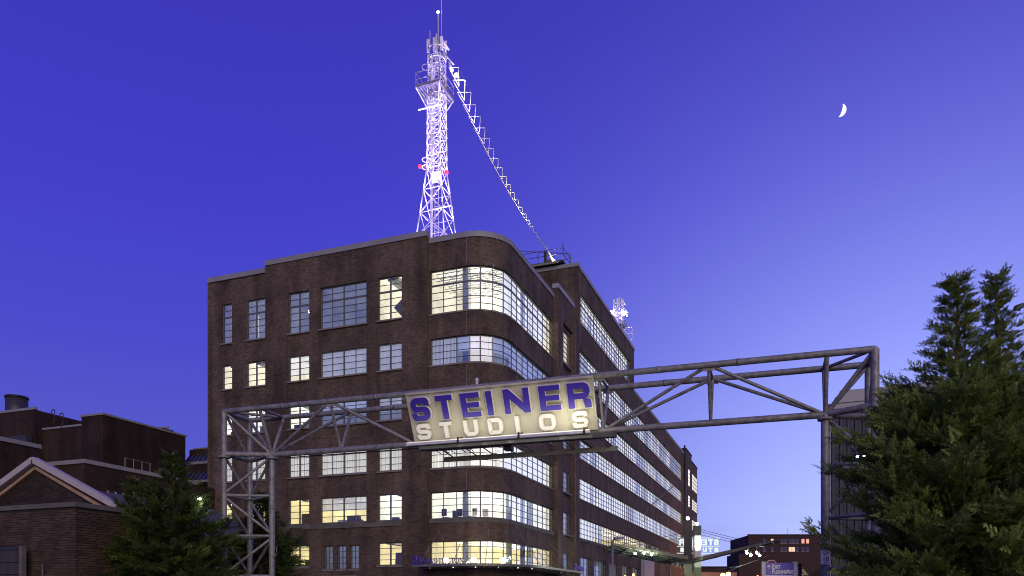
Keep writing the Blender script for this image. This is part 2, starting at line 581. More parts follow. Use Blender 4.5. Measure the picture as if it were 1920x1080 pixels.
# ------------------------------------------------------------------ facade machinery
class Path:
    """outline followed left to right as seen from outside; outward normal is to the right of travel"""
    def __init__(self, segs):
        self.segs = []; self.L = 0
        for sg in segs:
            if sg[0] == 'l':
                a, b_ = Vector(sg[1]), Vector(sg[2]); ln = (b_ - a).length
            else:
                ln = abs(sg[4] - sg[3]) * sg[2]
            self.segs.append((self.L, ln, sg)); self.L += ln

    def at(self, s, d=0.0):
        for i, (s0, ln, sg) in enumerate(self.segs):
            if s <= s0 + ln + 1e-6 or i == len(self.segs) - 1:
                u = (s - s0) / ln
                if sg[0] == 'l':
                    a, b_ = Vector(sg[1]), Vector(sg[2]); t_ = (b_ - a).normalized()
                    n_ = Vector((t_.y, -t_.x)); p = a + (b_ - a) * u
                else:
                    c, r, a0, a1 = Vector(sg[1]), sg[2], sg[3], sg[4]
                    an = a0 + (a1 - a0) * u
                    n_ = Vector((math.cos(an), math.sin(an))); p = c + n_ * r; t_ = Vector((-n_.y, n_.x))
                return p - n_ * d, n_, t_

    def p3(self, s, z, d=0.0):
        p, _, _ = self.at(s, d)
        return (p.x, p.y, z)


def facade(path, s0, s1, z0, z1, zones, extra_s=(), mat='brick', parent=None, name='wall'):
    """zones: (s0,s1,z0,z1,depth,open)"""
    SS = {round(s0, 4), round(s1, 4)} | {round(x, 4) for x in extra_s if s0 < x < s1}
    ZZ = {round(z0, 4), round(z1, 4)}
    for q in zones:
        for x in q[:2]:
            if s0 < x < s1: SS.add(round(x, 4))
        for x in q[2:4]:
            if z0 < x < z1: ZZ.add(round(x, 4))
    SS = sorted(SS); ZZ = sorted(ZZ)
    ns, nz_ = len(SS) - 1, len(ZZ) - 1
    D = [[0.0] * nz_ for _ in range(ns)]; O = [[False] * nz_ for _ in range(ns)]
    for i in range(ns):
        for j in range(nz_):
            cs, cz = (SS[i] + SS[i + 1]) / 2, (ZZ[j] + ZZ[j + 1]) / 2
            for q in zones:
                if q[0] < cs < q[1] and q[2] < cz < q[3]:
                    D[i][j] = q[4]; O[i][j] = O[i][j] or q[5]
    b = MB()
    P = path.p3
    for i in range(ns):
        a, c = SS[i], SS[i + 1]
        for j in range(nz_):
            d, e = ZZ[j], ZZ[j + 1]
            dd = D[i][j]
            if not O[i][j]:
                b.quad(P(a, d, dd), P(c, d, dd), P(c, e, dd), P(a, e, dd))
            if i + 1 < ns and abs(D[i + 1][j] - dd) > 1e-5:
                b.quad(P(c, d, dd), P(c, d, D[i + 1][j]), P(c, e, D[i + 1][j]), P(c, e, dd))
            if j + 1 < nz_ and abs(D[i][j + 1] - dd) > 1e-5:
                b.quad(P(a, e, dd), P(c, e, dd), P(c, e, D[i][j + 1]), P(a, e, D[i][j + 1]))
    return b.build(name, mat, parent)


PANES = []      # (projected size, window, matrix data, mat)


def window(path, SL, ZL, parent, glass='glass', d=0.22, thick_s=(), thick_z=(), sill=True, bar=0.05, sill_mat='stone', sill_h=0.12, piece=True, label=None):
    b = MB()
    zt = (ZL[0], ZL[-1])
    def vbar(s, w, dep):
        p, n_, t_ = path.at(s, d)
        p = Vector((p.x, p.y, 0)); n3 = Vector((n_.x, n_.y, 0)); t3 = Vector((t_.x, t_.y, 0))
        a = p + n3 * dep / 2; c = p - n3 * dep / 2
        q = [c - t3 * w / 2, c + t3 * w / 2, a + t3 * w / 2, a - t3 * w / 2]
        b.hexa([(v.x, v.y, zt[0]) for v in q] + [(v.x, v.y, zt[1]) for v in q])
    for i, s in enumerate(SL):
        end = i in (0, len(SL) - 1)
        ss = s + (0.035 if i == 0 else -0.035 if i == len(SL) - 1 else 0)
        w = 0.07 if end else (0.11 if i in thick_s else bar)
        vbar(ss, w, 0.10 if (end or i in thick_s) else 0.07)
    for i in range(len(SL) - 1):
        for j, z in enumerate(ZL):
            end = j in (0, len(ZL) - 1)
            h = 0.08 if end else (0.13 if j in thick_z else bar * 0.9)
            zz = z + (h / 2 if j == 0 else -h / 2 if j == len(ZL) - 1 else 0)
            a = path.p3(SL[i] + 0.02, zz, d - 0.002); c = path.p3(SL[i + 1] - 0.02, zz, d - 0.002)
            b.bar(a, c, 0.094 if (end or j in thick_z) else 0.064, h)
    w = b.build('window', 'steel_frame', parent)
    if label: w['label'] = label
    for i in range(len(SL) - 1):
        p0, n0, _ = path.at(SL[i], d); p1, _, _ = path.at(SL[i + 1], d)
        mid = (p0 + p1) / 2; t_ = (p1 - p0); ln = t_.length; t_.normalize()
        ang = math.atan2(t_.y, t_.x)
        dist = mid.length
        vis = abs(Vector((t_.y, -t_.x)).dot(mid.normalized()))
        for j in range(len(ZL) - 1):
            zc = (ZL[j] + ZL[j + 1]) / 2; h = ZL[j + 1] - ZL[j]
            tilt = random.gauss(0, 0.006)
            PANES.append((ln * h * vis / dist ** 2 if piece else 0, w, (mid.x, mid.y, zc), ang + tilt, (ln - 0.03, 0.012, h - 0.03), glass))
    if sill:
        b = MB()
        for i in range(len(SL) - 1):
            a0 = SL[i] - (0.08 if i == 0 else 0); a1 = SL[i + 1] + (0.08 if i == len(SL) - 2 else 0)
            pa, na, _ = path.at(max(a0, 0)); pb, nb, _ = path.at(min(a1, path.L))
            q = [pa + na * 0.07, pb + nb * 0.07, pb - nb * 0.24, pa - na * 0.24]
            b.hexa([(v.x, v.y, ZL[0] - sill_h) for v in q] + [(v.x, v.y, ZL[0] + 0.0) for v in q])
        b.build('sill', sill_mat, w)
    return w


def flush_panes():
    PANES.sort(key=lambda q: -q[0])
    left = {}
    for k, (a, w, loc, ang, sc, g) in enumerate(PANES):
        if k < 300 and a > 0:
            o = bpy.data.objects.new('pane', unit_box(g))
            C.objects.link(o); o.parent = w
            o.location = loc; o.rotation_euler = (0, 0, ang); o.scale = sc
        else:
            left.setdefault((w, g), []).append((loc, ang, sc))
    for (w, g), lst in left.items():
        b = MB()
        for loc, ang, sc in lst:
            t3 = Vector((math.cos(ang), math.sin(ang), 0)); c = Vector(loc)
            b.bar(c - t3 * sc[0] / 2, c + t3 * sc[0] / 2, sc[1], sc[2])
        b.build('pane', g, w, kind='stuff')
    PANES.clear()


def room(x0, x1, y0, y1, z0, z1, parent, kind, fixtures=2, along='x', side='y'):
    """room behind a window whose surfaces glow: floor, ceiling, back and side walls"""
    b = MB()
    b.cur = 0
    b.quad((x0, y0, z1), (x1, y0, z1), (x1, y1, z1), (x0, y1, z1))
    b.cur = 1
    if side == 'y':
        b.quad((x0, y1, z0), (x1, y1, z0), (x1, y1, z1), (x0, y1, z1))
        b.quad((x0, y0, z0), (x0, y1, z0), (x0, y1, z1), (x0, y0, z1))
        b.quad((x1, y0, z0), (x1, y1, z0), (x1, y1, z1), (x1, y0, z1))
    else:
        b.quad((x0, y0, z0), (x0, y1, z0), (x0, y1, z1), (x0, y0, z1))
        b.quad((x0, y0, z0), (x1, y0, z0), (x1, y0, z1), (x0, y0, z1))
        b.quad((x0, y1, z0), (x1, y1, z0), (x1, y1, z1), (x0, y1, z1))
    b.cur = 2
    b.quad((x0, y0, z0), (x1, y0, z0), (x1, y1, z0), (x0, y1, z0))
    r = b.build('room', ['ceiling_' + kind, 'wall_' + kind, 'floor_inside'], parent)
    if fixtures and side == 'y' and kind != 'dim':
        rr = random.Random(int(x0 * 13 + z0 * 7))
        for i in range(int((x1 - x0) / 1.0)):
            w_ = rr.uniform(.35, .9); xx = rr.uniform(x0 + .3, x1 - 1.2); yy = rr.uniform(y0 + .25, y0 + 1.6)
            b = MB(); b.box(xx, xx + w_, yy, yy + .4, z0, z0 + rr.choice((.95, 1.1, 1.3, 1.7)))
            b.build('cabinet', rr.choice(('interior_dark', 'interior_column', 'wood_dark')), r)
        for i in range(2):
            xx = rr.uniform(x0 + .4, x1 - .4)
            b = MB(); b.box(xx, xx + .5, y0 + .1, y1 - .1, z1 - .35, z1 - .12); b.build('duct', 'interior_column', r)
    for i in range(fixtures):
        b = MB()
        if side == 'y':
            yy = y0 + (y1 - y0) * (0.25 + 0.5 * i / max(1, fixtures - 1))
            b.box(x0 + 0.4, x1 - 0.4, yy - 0.06, yy + 0.06, z1 - 0.22, z1 - 0.16)
        else:
            yy = y0 + (y1 - y0) * (i + 0.5) / fixtures
            b.box(x1 - 3.0, x1 - 0.9, yy - 0.06, yy + 0.06, z1 - 0.22, z1 - 0.16)
        b.build('ceiling_light', 'fixture', r)
    return r


def blinds(path, s0, s1, z0, z1, mat, parent, pitch=0.10, gap=0.28, d=0.42):
    b = MB()
    s = s0
    while s < s1:
        e = min(s + pitch * (1 - gap * random.uniform(0.2, 1.3)), s1)
        dd = d + random.uniform(-.01, .01)
        a = path.p3(s, 0, dd); c = path.p3(e, 0, dd)
        b.quad((a[0], a[1], z0), (c[0], c[1], z0), (c[0], c[1], z1), (a[0], a[1], z1))
        s += pitch
    return b.build('blind', mat, parent)


def coping(path, s0, s1, z, parent, mat='coping', h=0.42, step=None, over=0.09, back=0.5):
    b = MB()
    n_ = 1
    S_ = [s0, s1] if not step else list(np.linspace(s0, s1, step))
    for a, c in zip(S_[:-1], S_[1:]):
        pa, na, _ = path.at(a); pb, nb, _ = path.at(c)
        q = [pa + na * over, pb + nb * over, pb - nb * back, pa - na * back]
        b.hexa([(v.x, v.y, z - h) for v in q] + [(v.x, v.y, z) for v in q])
    return b.build('coping', mat, parent)


# ------------------------------------------------------------------ the brick studio building
ROWS = {1: (4.60, 6.42), 2: (8.15, 10.25), 3: (12.10, 14.25), 4: (16.15, 18.15), 5: (20.12, 22.22), 6: (24.12, 27.52)}
studio = empty('brick_studio_building', (-35, 60, 0), label='long six storey brown brick building with rounded glazed corner and lit window bands', cat='building')
bld = empty('unused')
bpy.data.objects.remove(bld)


class Shift:
    pass


# children are modelled in world coordinates, so undo the parent's offset afterwards
def settle(root, skip=()):
    off = root.location.copy()
    for c in children_of(root):
        c.location = c.location - off


# --- left face
PL = Path([('l', (-48.8, 54.0), (-27.35, 54.0))])
sx = lambda x: x + 48.8
cols = {'a': (-47.27, -46.2, 1), 'b': (-44.68, -42.72, 2), 'c': (-40.35, -38.26, 2), 'd': (-37.22, -32.81, 4), 'e': (-31.78, -29.62, 2)}
zones = []
for r, (za, zb) in ROWS.items():
    for k, (xa, xb, n_) in cols.items():
        if r == 1 and k in 'abd': continue
        zones.append((sx(xa), sx(xb), za, zb, 0.42, True))
small = [(-36.84, -35.98), (-35.56, -34.72), (-34.37, -33.52)]
for xa, xb in small:
    zones.append((sx(xa), sx(xb), 4.35, 6.30, 0.42, True))
# shallow recessed spandrels between the piers
for k in 'cde':
    xa, xb, _ = cols[k]
    for r in (2, 3, 4, 5):
        zones.insert(0, (sx(xa) - 0.1, sx(xb) + 0.02, ROWS[r][1], ROWS[r + 1][0], 0.10, False))
# steps in the wall: slightly proud pier at the right end
zones.insert(0, (sx(-48.8), sx(-42.66), 0, 40, 0.06, False))
facade(PL, 0, PL.L, 0, 29.6, zones, parent=studio)
facade(PL, sx(-42.66), PL.L, 29.6, 30.2, [], parent=studio)
coping(PL, 0, sx(-42.70), 30.0, studio)
coping(PL, sx(-42.66), PL.L, 30.58, studio)

KIND = {(6, 'a'): 'dim', (6, 'b'): 'dim', (6, 'c'): 'dim', (6, 'd'): 'dim', (6, 'e'): 'lit',
        (5, 'a'): 'lit', (5, 'b'): 'lit', (5, 'c'): 'lit', (5, 'd'): 'dim', (5, 'e'): 'dim',
        (4, 'a'): 'white', (4, 'b'): 'white', (4, 'c'): 'white', (4, 'd'): 'dim', (4, 'e'): 'dim',
        (3, 'a'): 'dim', (3, 'b'): 'dim', (3, 'c'): 'dim', (3, 'd'): 'dim', (3, 'e'): 'dim',
        (2, 'a'): 'yellow', (2, 'b'): 'yellow', (2, 'c'): 'yellow', (2, 'd'): 'yellow', (2, 'e'): 'white',
        (1, 'c'): 'yellow', (1, 'e'): 'yellow'}
for r, (za, zb) in ROWS.items():
    nr = 6 if r == 6 else 4
    ZL = list(np.linspace(za, zb, nr + 1))
    for k, (xa, xb, n_) in cols.items():
        if (r, k) not in KIND: continue
        kd = KIND[(r, k)]
        SL = list(np.linspace(sx(xa), sx(xb), n_ + 1))
        w = window(PL, SL, ZL, studio, glass='glass_dark' if kd == 'dim' and r != 3 else 'glass', thick_s=(2,) if n_ == 4 else (1,), thick_z=(4,) if r == 6 else (),
                   sill_mat='lintel_stone' if r == 2 else 'stone', sill_h=0.32 if r == 2 else 0.12)
        room(xa - 0.3, xb + 0.3, 54.43, 58.5 if r == 6 else 57.5, za - 0.6, zb + 0.25, studio, kd, fixtures=0 if kd == 'dim' else 2)
        # blinds
        if (r, k) in ((5, 'c'), (4, 'a'), (4, 'b')):
            blinds(PL, SL[0], SL[-1], za + 0.55, zb, 'blind_bright', w)
        if (r, k) in ((5, 'd'), (5, 'e'), (4, 'e')):
            blinds(PL, SL[0], SL[-1], za + (0.0 if r == 5 else .8), zb, 'blind_pale', w, gap=0.15)
        if (r, k) == (4, 'd'):
            blinds(PL, SL[0], SL[-1], za + 1.0, zb, 'blind_sky_tint', w, gap=0.2)
        if r == 3:
            blinds(PL, SL[0], SL[-1], za, zb, 'blind_cream', w, pitch=0.17, gap=0.30)
        if (r, k) == (2, 'd'):
            blinds(PL, SL[0], SL[-1], za + 1.02, zb, 'blind_pale', w, gap=0.2)
        if (r, k) in ((6, 'a'), (6, 'b'), (6, 'c')):   # white pipes and a hanging lamp in the dim stair hall
            b = MB()
            for q in range(n_):
                xx = xa + (xb - xa) * (q + 0.3) / n_
                b.tube((xx, 55.2, za), (xx, 55.2, za + 2.5), 0.06)
            b.build('pipe', 'blind_bright', w)
            if k != 'a':
                b = MB(); b.sphere(((xa + xb) / 2 - 0.1, 55.6, za + 2.3), 0.09); b.build('hanging_lamp', 'lamp_warm', w)
for xa, xb in small:
    window(PL, [sx(xa), sx((xa + xb) / 2), sx(xb)], list(np.linspace(4.35, 6.30, 5)), studio, glass='glass_dark')
    room(xa - 0.05, xb + 0.05, 54.43, 55.6, 4.2, 6.4, studio, 'dim', fixtures=0)
# stone string course under the second row
b = MB(); b.box(-38.9, -29.58, 53.90, 53.997, 7.70, 8.03); b.build('string_course', 'lintel_stone', studio)
# small fixtures seen through the window of the top right room
b = MB(); b.bar((-30.6, 55.6, 25.0), (-30.0, 56.4, 26.2), 0.05, 1.5); b.build('partition', 'interior_dark', studio)

# --- rounded corner
XC, YC, R = -21.5, 54.3, 2.9
PC = Path([('l', (-27.35, YC), (XC - R, YC)), ('a', (XC - R, YC + R), R, -PI / 2, 0.0), ('l', (XC, YC + R), (XC, 68.0))])
arc0 = XC - R + 27.35; arc1 = arc0 + R * PI / 2
SLc = [0.06, 1.14, 2.26, 3.41, 4.27, 5.33, 6.44, 7.85, 9.05, 10.38, 11.70, 13.02, 14.35, 15.68, 16.98, 18.0]
SLc[-1] = PC.L - 0.05
ex = list(np.linspace(arc0, arc1, 22))
zones = []
for r, (za, zb) in ROWS.items():
    zones.append((SLc[0] - 0.03, SLc[-1] + 0.03, za, zb, 0.42, True))
facade(PC, 0, PC.L, 0, 29.7, zones, extra_s=ex, parent=studio)
coping(PC, 0, PC.L, 30.08, studio, step=None if False else 60)
b = MB()      # return of the main pier beside the recessed corner wing
b.box(-27.36, -27.352, 54.0, 54.35, 0, 30.15)
b.build('pier_return', 'brick', studio)
b = MB()      # expansion joint in the brickwork
sj = PC.p3(arc0 + 0.25, 0, -0.004)
for za, zb in ((27.52, 29.6), (22.3, 24.0), (18.2, 20.0), (14.3, 16.0), (10.3, 12.0)):
    b.box(sj[0] - 0.012, sj[0] + 0.012, sj[1] - 0.01, sj[1] + 0.004, za, zb)
b.build('expansion_joint', 'coping', studio)
CK = {6: ('lit', None), 5: ('dim', 'blind_sky_tint'), 4: ('dim', 'blind_sky_tint'), 3: ('white', 'blind_white'), 2: ('white', None), 1: ('yellow', None)}
for r, (za, zb) in ROWS.items():
    nr = 6 if r == 6 else 4
    kd, bl = CK[r]
    w = window(PC, SLc, list(np.linspace(za, zb, nr + 1)), studio, glass='glass_dark' if kd == 'dim' else 'glass', thick_s=(4,), thick_z=(4,) if r == 6 else (),
               sill_mat='lintel_stone' if r == 2 else 'stone', sill_h=0.32 if r == 2 else 0.12)
    # room following the corner
    fl = [PC.at(s, 0.45)[0] for s in [0] + ex + [PC.L]]
    back = [Vector((XC - 6.0, 68.0)), Vector((XC - 6.0, 60.5)), Vector((-27.35, 60.5))]
    if r == 6: back = [Vector((XC - 5.0, 68.0)), Vector((XC - 5.0, 59.6)), Vector((-27.35, 59.6))]
    b = MB()
    zc = zb + 0.3
    b.cur = 0; b.quad(*[(p.x, p.y, zc) for p in fl + back])
    b.cur = 1
    lp = [fl[-1]] + back + [fl[0]]
    for p, q in zip(lp[:-1], lp[1:]):
        b.quad((p.x, p.y, za - 0.6), (q.x, q.y, za - 0.6), (q.x, q.y, zc), (p.x, p.y, zc))
    b.cur = 2; b.quad(*[(p.x, p.y, za - 0.6) for p in fl + back])
    rm = b.build('room', ['ceiling_' + kd, 'wall_' + kd, 'floor_inside'], studio)
    if kd != 'dim':
        for i in range(7):
            b = MB(); y_ = 56.0 + i * 1.75
            if y_ < 60:
                b.bar((-26.8 + (0.2 * i), y_, zc - 0.2), (-22.6, y_, zc - 0.2), 0.10, 0.06)
            else:
                b.bar((-25.8, y_, zc - 0.2), (-22.4, y_, zc - 0.2), 0.10, 0.06)
            b.build('ceiling_light', 'fixture', rm)
    b = MB()      # concrete columns inside
    for x_, y_ in ((-24.6, 55.1), (-22.35, 58.6), (-22.35, 63.6)):
        b.tube((x_, y_, za - 0.6), (x_, y_, zc), 0.24, n=12)
    b.build('interior_column', 'interior_column', rm)
    if r == 6:    # open steel roof trusses
        b = MB()
        for y_ in np.arange(55.2, 59.4, 0.8):
            b.bar((-27.2, y_, zc - 0.25), (-22.2, y_, zc - 0.25), 0.05, 0.05); b.bar((-27.2, y_, zc - 0.8), (-22.2, y_, zc - 0.8), 0.05, 0.05)
            for q in range(10):
                x_ = -27.2 + q * 0.5
                b.bar((x_, y_, zc - 0.25 - 0.55 * (q % 2)), (x_ + 0.5, y_, zc - 0.8 + 0.55 * (q % 2)), 0.03, 0.03)
        b.build('roof_truss', 'interior_column', rm)
    if r == 5:
        blinds(PC, 0.1, 2.2, za, zb, 'blind_pale', w, gap=0.4, pitch=0.12)
        blinds(PC, 2.3, 4.2, za + 1.0, zb, 'blind_sky_tint', w, gap=0.05, pitch=1.0)
        blinds(PC, 4.3, 5.3, za + 0.5, zb, 'blind_pale', w, gap=0.4, pitch=0.2)
        blinds(PC, 5.35, 7.8, za + 0.9, zb, 'blind_sky_tint', w, gap=0.05, pitch=0.55)
        blinds(PC, 7.9, 18.0, za, zb, 'blind_sky_tint', w, gap=0.05, pitch=0.65)
    if r == 4:
        blinds(PC, 0.1, 18.0, za, zb, 'blind_sky_tint', w, gap=0.2, pitch=0.4)
    if r == 3:
        blinds(PC, 0.1, 6.4, za, zb, 'blind_cream', w, pitch=0.13, gap=0.4)
        blinds(PC, 6.5, 17.0, za, zb, 'blind_white', w, pitch=0.65, gap=0.06)
    if r == 6:
        blinds(PC, 6.5, 7.8, za + 0.2, zb, 'blind_white', w, pitch=0.65, gap=0.05)
        blinds(PC, 7.9, 10.2, za + 0.2, zb, 'blind_white', w, pitch=1.1, gap=0.05)
        blinds(PC, 10.45, 11.65, za, zb, 'blind_sky_tint', w, pitch=1.3, gap=0.01)
        blinds(PC, 11.75, 16.9, za + 0.6, zb, 'blind_white', w, pitch=1.3, gap=0.2)
    if r == 2:
        blinds(PC, 7.9, 10.3, za + 1.1, zb, 'blind_white', w, pitch=1.2, gap=0.05)
        blinds(PC, 10.4, 11.68, za, zb, 'blind_sky_tint', w, pitch=1.3, gap=0.01)
    if r == 1:
        blinds(PC, 10.45, 11.65, za, zb, 'interior_dark', w, pitch=1.3, gap=0.0)

# --- stair bay beside the corner
XS = -21.1
PS = Path([('l', (XS, 68.0), (XS, 73.4))])
stz = [(24.3, 27.6, 7), (16.25, 18.3, 4), (12.15, 14.2, 4), (8.15, 10.3, 4), (20.2, 22.2, 4), (4.55, 6.4, 4)]
zones = [(1.75, 5.06, 0, 28.0, 0.22, False)]
for za, zb, n_ in stz: zones.append((1.75, 4.6, za, zb, 0.5, True))
facade(PS, 0, PS.L, 0, 30.6, zones, parent=studio)
b = MB(); b.box(-21.9, XS - 0.001, 67.99, 67.998, 0, 30.6); b.build('wall', 'brick', studio)
coping(PS, -0.08, 2.5, 30.98, studio, mat='coping_pale', h=0.4)
coping(PS, 2.5, PS.L, 30.98, studio, mat='coping_pale', h=0.4)
for za, zb, n_ in stz:
    lit = 'lit' if za > 24 else ('yellow' if za < 5 else 'dim')
    if za < 5: lit = 'dim'
    w = window(PS, [1.77, 2.45, 3.15, 3.85, 4.58], list(np.linspace(za, zb, n_ + 1)), studio, d=0.36, glass='glass' if lit != 'dim' else 'glass_dark')
    room(-24, XS - 0.52, 69.7, 72.8, za - 0.6, zb + 0.3, studio, lit, fixtures=1 if lit != 'dim' else 0, side='x')
    if lit == 'dim' and za > 5: blinds(PS, 1.8, 4.0, za, zb, 'blind_white' if za < 9 else 'blind_sky_tint', w, d=0.55, pitch=0.7, gap=0.05)

# --- long right wing
XR = -20.95
PR = Path([('l', (XR, 73.4), (XR, 147.4))])
sr = lambda y: y - 73.4
RR = dict(ROWS)
a0, a1 = sr(74.95), sr(145.9)
zones = []
for r in (2, 3, 4, 5, 6):
    zones.append((a0, a1, RR[r][0], RR[r][1], 0.42, True))
zones[-1] = (a0, a1, 24.05, 27.15, 0.42, True)
gw = [(75.0, 79.4), (80.75, 86.0), (87.3, 92.6), (94.1, 99.0), (100.3, 105.6)]
for ya, yb in gw: zones.append((sr(ya), sr(yb), 2.2, 6.25, 0.42, True))
gw2 = [(116 + i * 4.8, 119.6 + i * 4.8) for i in range(6)]
for ya, yb in gw2: zones.append((sr(ya), sr(yb), 2.2, 5.0, 0.42, True))
facade(PR, 0, PR.L, 0, 29.55, zones, parent=studio)
b = MB(); b.box(XR - 0.5, XR - 0.001, 73.39, 73.398, 0, 29.5); b.build('wall', 'brick', studio)
coping(PR, sr(101.4), PR.L, 29.85, studio, mat='coping_pale', h=0.28)
ncol = 59
SLr = list(np.linspace(a0, a1, ncol + 1))
for r in (2, 3, 4, 5, 6):
    za, zb = RR[r] if r != 6 else (24.05, 27.15)
    nr = 6 if r == 6 else 4
    w = window(PR, SLr, list(np.linspace(za, zb, nr + 1)), studio, thick_s=tuple(range(0, ncol, 6)), thick_z=(4,) if r == 6 else (), piece=False,
               bar=0.065, sill_mat='lintel_stone' if r == 2 else 'stone', sill_h=0.3 if r == 2 else 0.12)
    room(XR - 5, XR - 0.45, 74.9, 146, za - 0.6, zb + 0.3, studio, 'lit' if r != 2 else 'yellow', fixtures=14, side='x')
    groups = {}
    i = 0
    while i < ncol:
        n_ = random.choice((1, 1, 2, 3, 4))
        y_ = 75 + i * 1.2
        if r == 2:
            mk = 'blind_white' if i < 4 else ('blind_bright' if i < 9 else (None if i < 30 else ('blind_sky_tint' if random.random() < .3 else 'interior_dark')))
            if i in (8, 14, 19, 26): mk = 'blind_sky_tint'
            if i < 9 or 30 <= i: n_ = 1
        elif r == 3:
            mk = random.choice(('blind_white', 'blind_white', 'blind_white', 'blind_sky_tint'))
        elif r == 4:
            mk = random.choice(('blind_white', 'blind_white', 'blind_sky_tint', 'blind_white', 'blind_bright'))
        elif r == 5:
            mk = random.choice(('blind_white', 'blind_bright', 'blind_bright', 'blind_sky_tint', 'blind_white'))
        else:
            mk = random.choice(('blind_white', 'blind_bright', 'blind_bright', 'blind_sky_tint'))
            if i > 48: mk = 'blind_sky_tint'
        n_ = min(n_, ncol - i)
        if mk: groups.setdefault(mk, []).append((i, n_))
        i += n_
    for mk, lst in groups.items():
        b = MB()
        for i0, n_ in lst:
            for i in range(i0, i0 + n_):
                drop = 0 if random.random() < 0.8 else random.choice((0.5, 1.0))
                a = PR.p3(SLr[i] + 0.02, 0, 0.5); c = PR.p3(SLr[i + 1] - 0.02, 0, 0.5)
                b.quad((a[0], a[1], za + drop), (c[0], c[1], za + drop), (c[0], c[1], zb), (a[0], a[1], zb))
        b.build('blind', mk, w)
for i, (ya, yb) in enumerate(gw):
    window(PR, list(np.linspace(sr(ya), sr(yb), 5)), list(np.linspace(2.2, 6.25, 8)), studio, glass='glass_dark', piece=False, sill=True)
    room(XR - 3, XR - 0.45, ya - 0.1, yb + 0.1, 2.0, 6.4, studio, 'dim', fixtures=0, side='x')
for i, (ya, yb) in enumerate(gw2):
    window(PR, list(np.linspace(sr(ya), sr(yb), 5)), list(np.linspace(2.2, 5.0, 6)), studio, piece=False)
    room(XR - 3, XR - 0.45, ya - 0.1, yb + 0.1, 2.0, 5.2, studio, 'yellow', fixtures=1, side='x')
b = MB(); b.box(XR + 0.003, XR + 0.5, 106.1, 113.6, 0, 7.9); b.build('grey_entrance_panel', 'door_grey', studio, label='pale grey flat entrance panel on the ground floor')
for y_ in (107.3, 109.3, 111.3):
    b = MB(); b.box(XR + 0.503, XR + 0.53, y_, y_ + 1.1, 2.3, 4.7); b.build('window', 'wall_yellow', studio)
# tall penthouse block at the near end of the wing
PT = Path([('l', (XR, 74.1), (XR, 101.5))])
zones = [(sr(75.3) - 0.7, 25.1, 29.80, 32.92, 0.42, True)]
facade(PT, 0, PT.L, 29.55, 35.0, zones, parent=studio)
w = window(PT, list(np.linspace(zones[0][0], zones[0][1], 21)), list(np.linspace(29.80, 32.92, 7)), studio, thick_z=(4,), thick_s=tuple(range(0, 20, 5)), piece=False, bar=0.065)
room(XR - 5, XR - 0.45, 75.2, 99.3, 29.3, 33.2, studio, 'white', fixtures=6, side='x')
for mk, pick in (('blind_white', lambda i: i % 5 in (0, 1, 3)), ('blind_bright', lambda i: i % 5 == 2), ('blind_sky_tint', lambda i: i % 5 == 4)):
    b = MB()
    SLt = list(np.linspace(zones[0][0], zones[0][1], 21))
    for i in range(20):
        if pick(i):
            a = PT.p3(SLt[i] + 0.02, 0, 0.5); c = PT.p3(SLt[i + 1] - 0.02, 0, 0.5)
            b.quad((a[0], a[1], 29.8), (c[0], c[1], 29.8), (c[0], c[1], 32.3), (a[0], a[1], 32.3))
    b.build('blind', mk, w)
b = MB(); b.box(-31, XR - 0.002, 74.1, 74.35, 29.3, 35.0); b.box(-31, XR - 0.002, 101.2, 101.5, 29.3, 35.0)
b.box(-31, -30.8, 74.36, 101.19, 29.3, 35.0)
b.build('penthouse_wall', 'brick', studio)
b = MB(); b.box(-31.1, XR + 0.09, 74.0, 74.5, 35.0, 35.38); b.build('coping', 'coping', studio)
b = MB(); b.box(XR - 0.5, XR + 0.09, 74.502, 101.6, 35.0, 35.38); b.build('coping', 'coping_pale', studio)
b = MB(); b.box(-30.9, XR - 0.51, 74.51, 101.1, 34.6, 34.9); b.box(-48.6, -24.5, 54.9, 57.5, 29.3, 29.5); b.box(-48.6, -21.9, 57.5, 73.9, 29.3, 29.5); b.box(-48.6, XR - 0.5, 101.6, 147.3, 29.2, 29.4)
b.build('roof', 'roof_felt', studio)
b = MB(); b.box(-48.8, -48.5, 54.01, 147, 0, 29.9); b.box(-48.4, XR - 0.6, 147.0, 147.3, 0, 29.5); b.build('back_wall', 'brick', studio)
# end stair tower
b = MB()
b.box(-30, XR + 0.35, 147.42, 155.2, 0, 30.5)
b.box(-30, XR + 0.30, 155.2, 164.1, 0, 29.5)
b.build('end_wall', 'brick', studio)
b = MB(); b.box(-30.05, XR + 0.42, 147.36, 155.26, 30.502, 30.75); b.box(XR - .3, XR + 0.38, 155.28, 164.2, 29.502, 29.72); b.build('coping', 'brick_dark', studio)
for za, zb in ((24.1, 27.2), (20.1, 22.2), (16.1, 18.1), (12.1, 14.2)):
    w = empty('window'); w.parent = studio
    b = MB(); b.box(XR + 0.355, XR + 0.40, 150.4, 152.2, za, zb); b.build('pane', 'blind_white', w)
    for q in np.linspace(za, zb, 5):
        b = MB(); b.box(XR + 0.405, XR + 0.45, 150.4, 152.2, q - 0.04, q + 0.04); b.build('bar', 'steel_frame', w)
    w = empty('window'); w.parent = studio
    b = MB(); b.box(XR + 0.305, XR + 0.35, 156.4, 163.6, za, zb); b.build('pane', 'blind_white', w)
    b = MB()
    for q in np.linspace(za, zb, 5): b.box(XR + 0.355, XR + 0.41, 156.4, 163.6, q - 0.05, q + 0.05)
    for q in np.linspace(156.4, 163.6, 7): b.box(XR + 0.412, XR + 0.45, q - 0.05, q + 0.05, za, zb)
    b.build('frame', 'steel_frame', w)
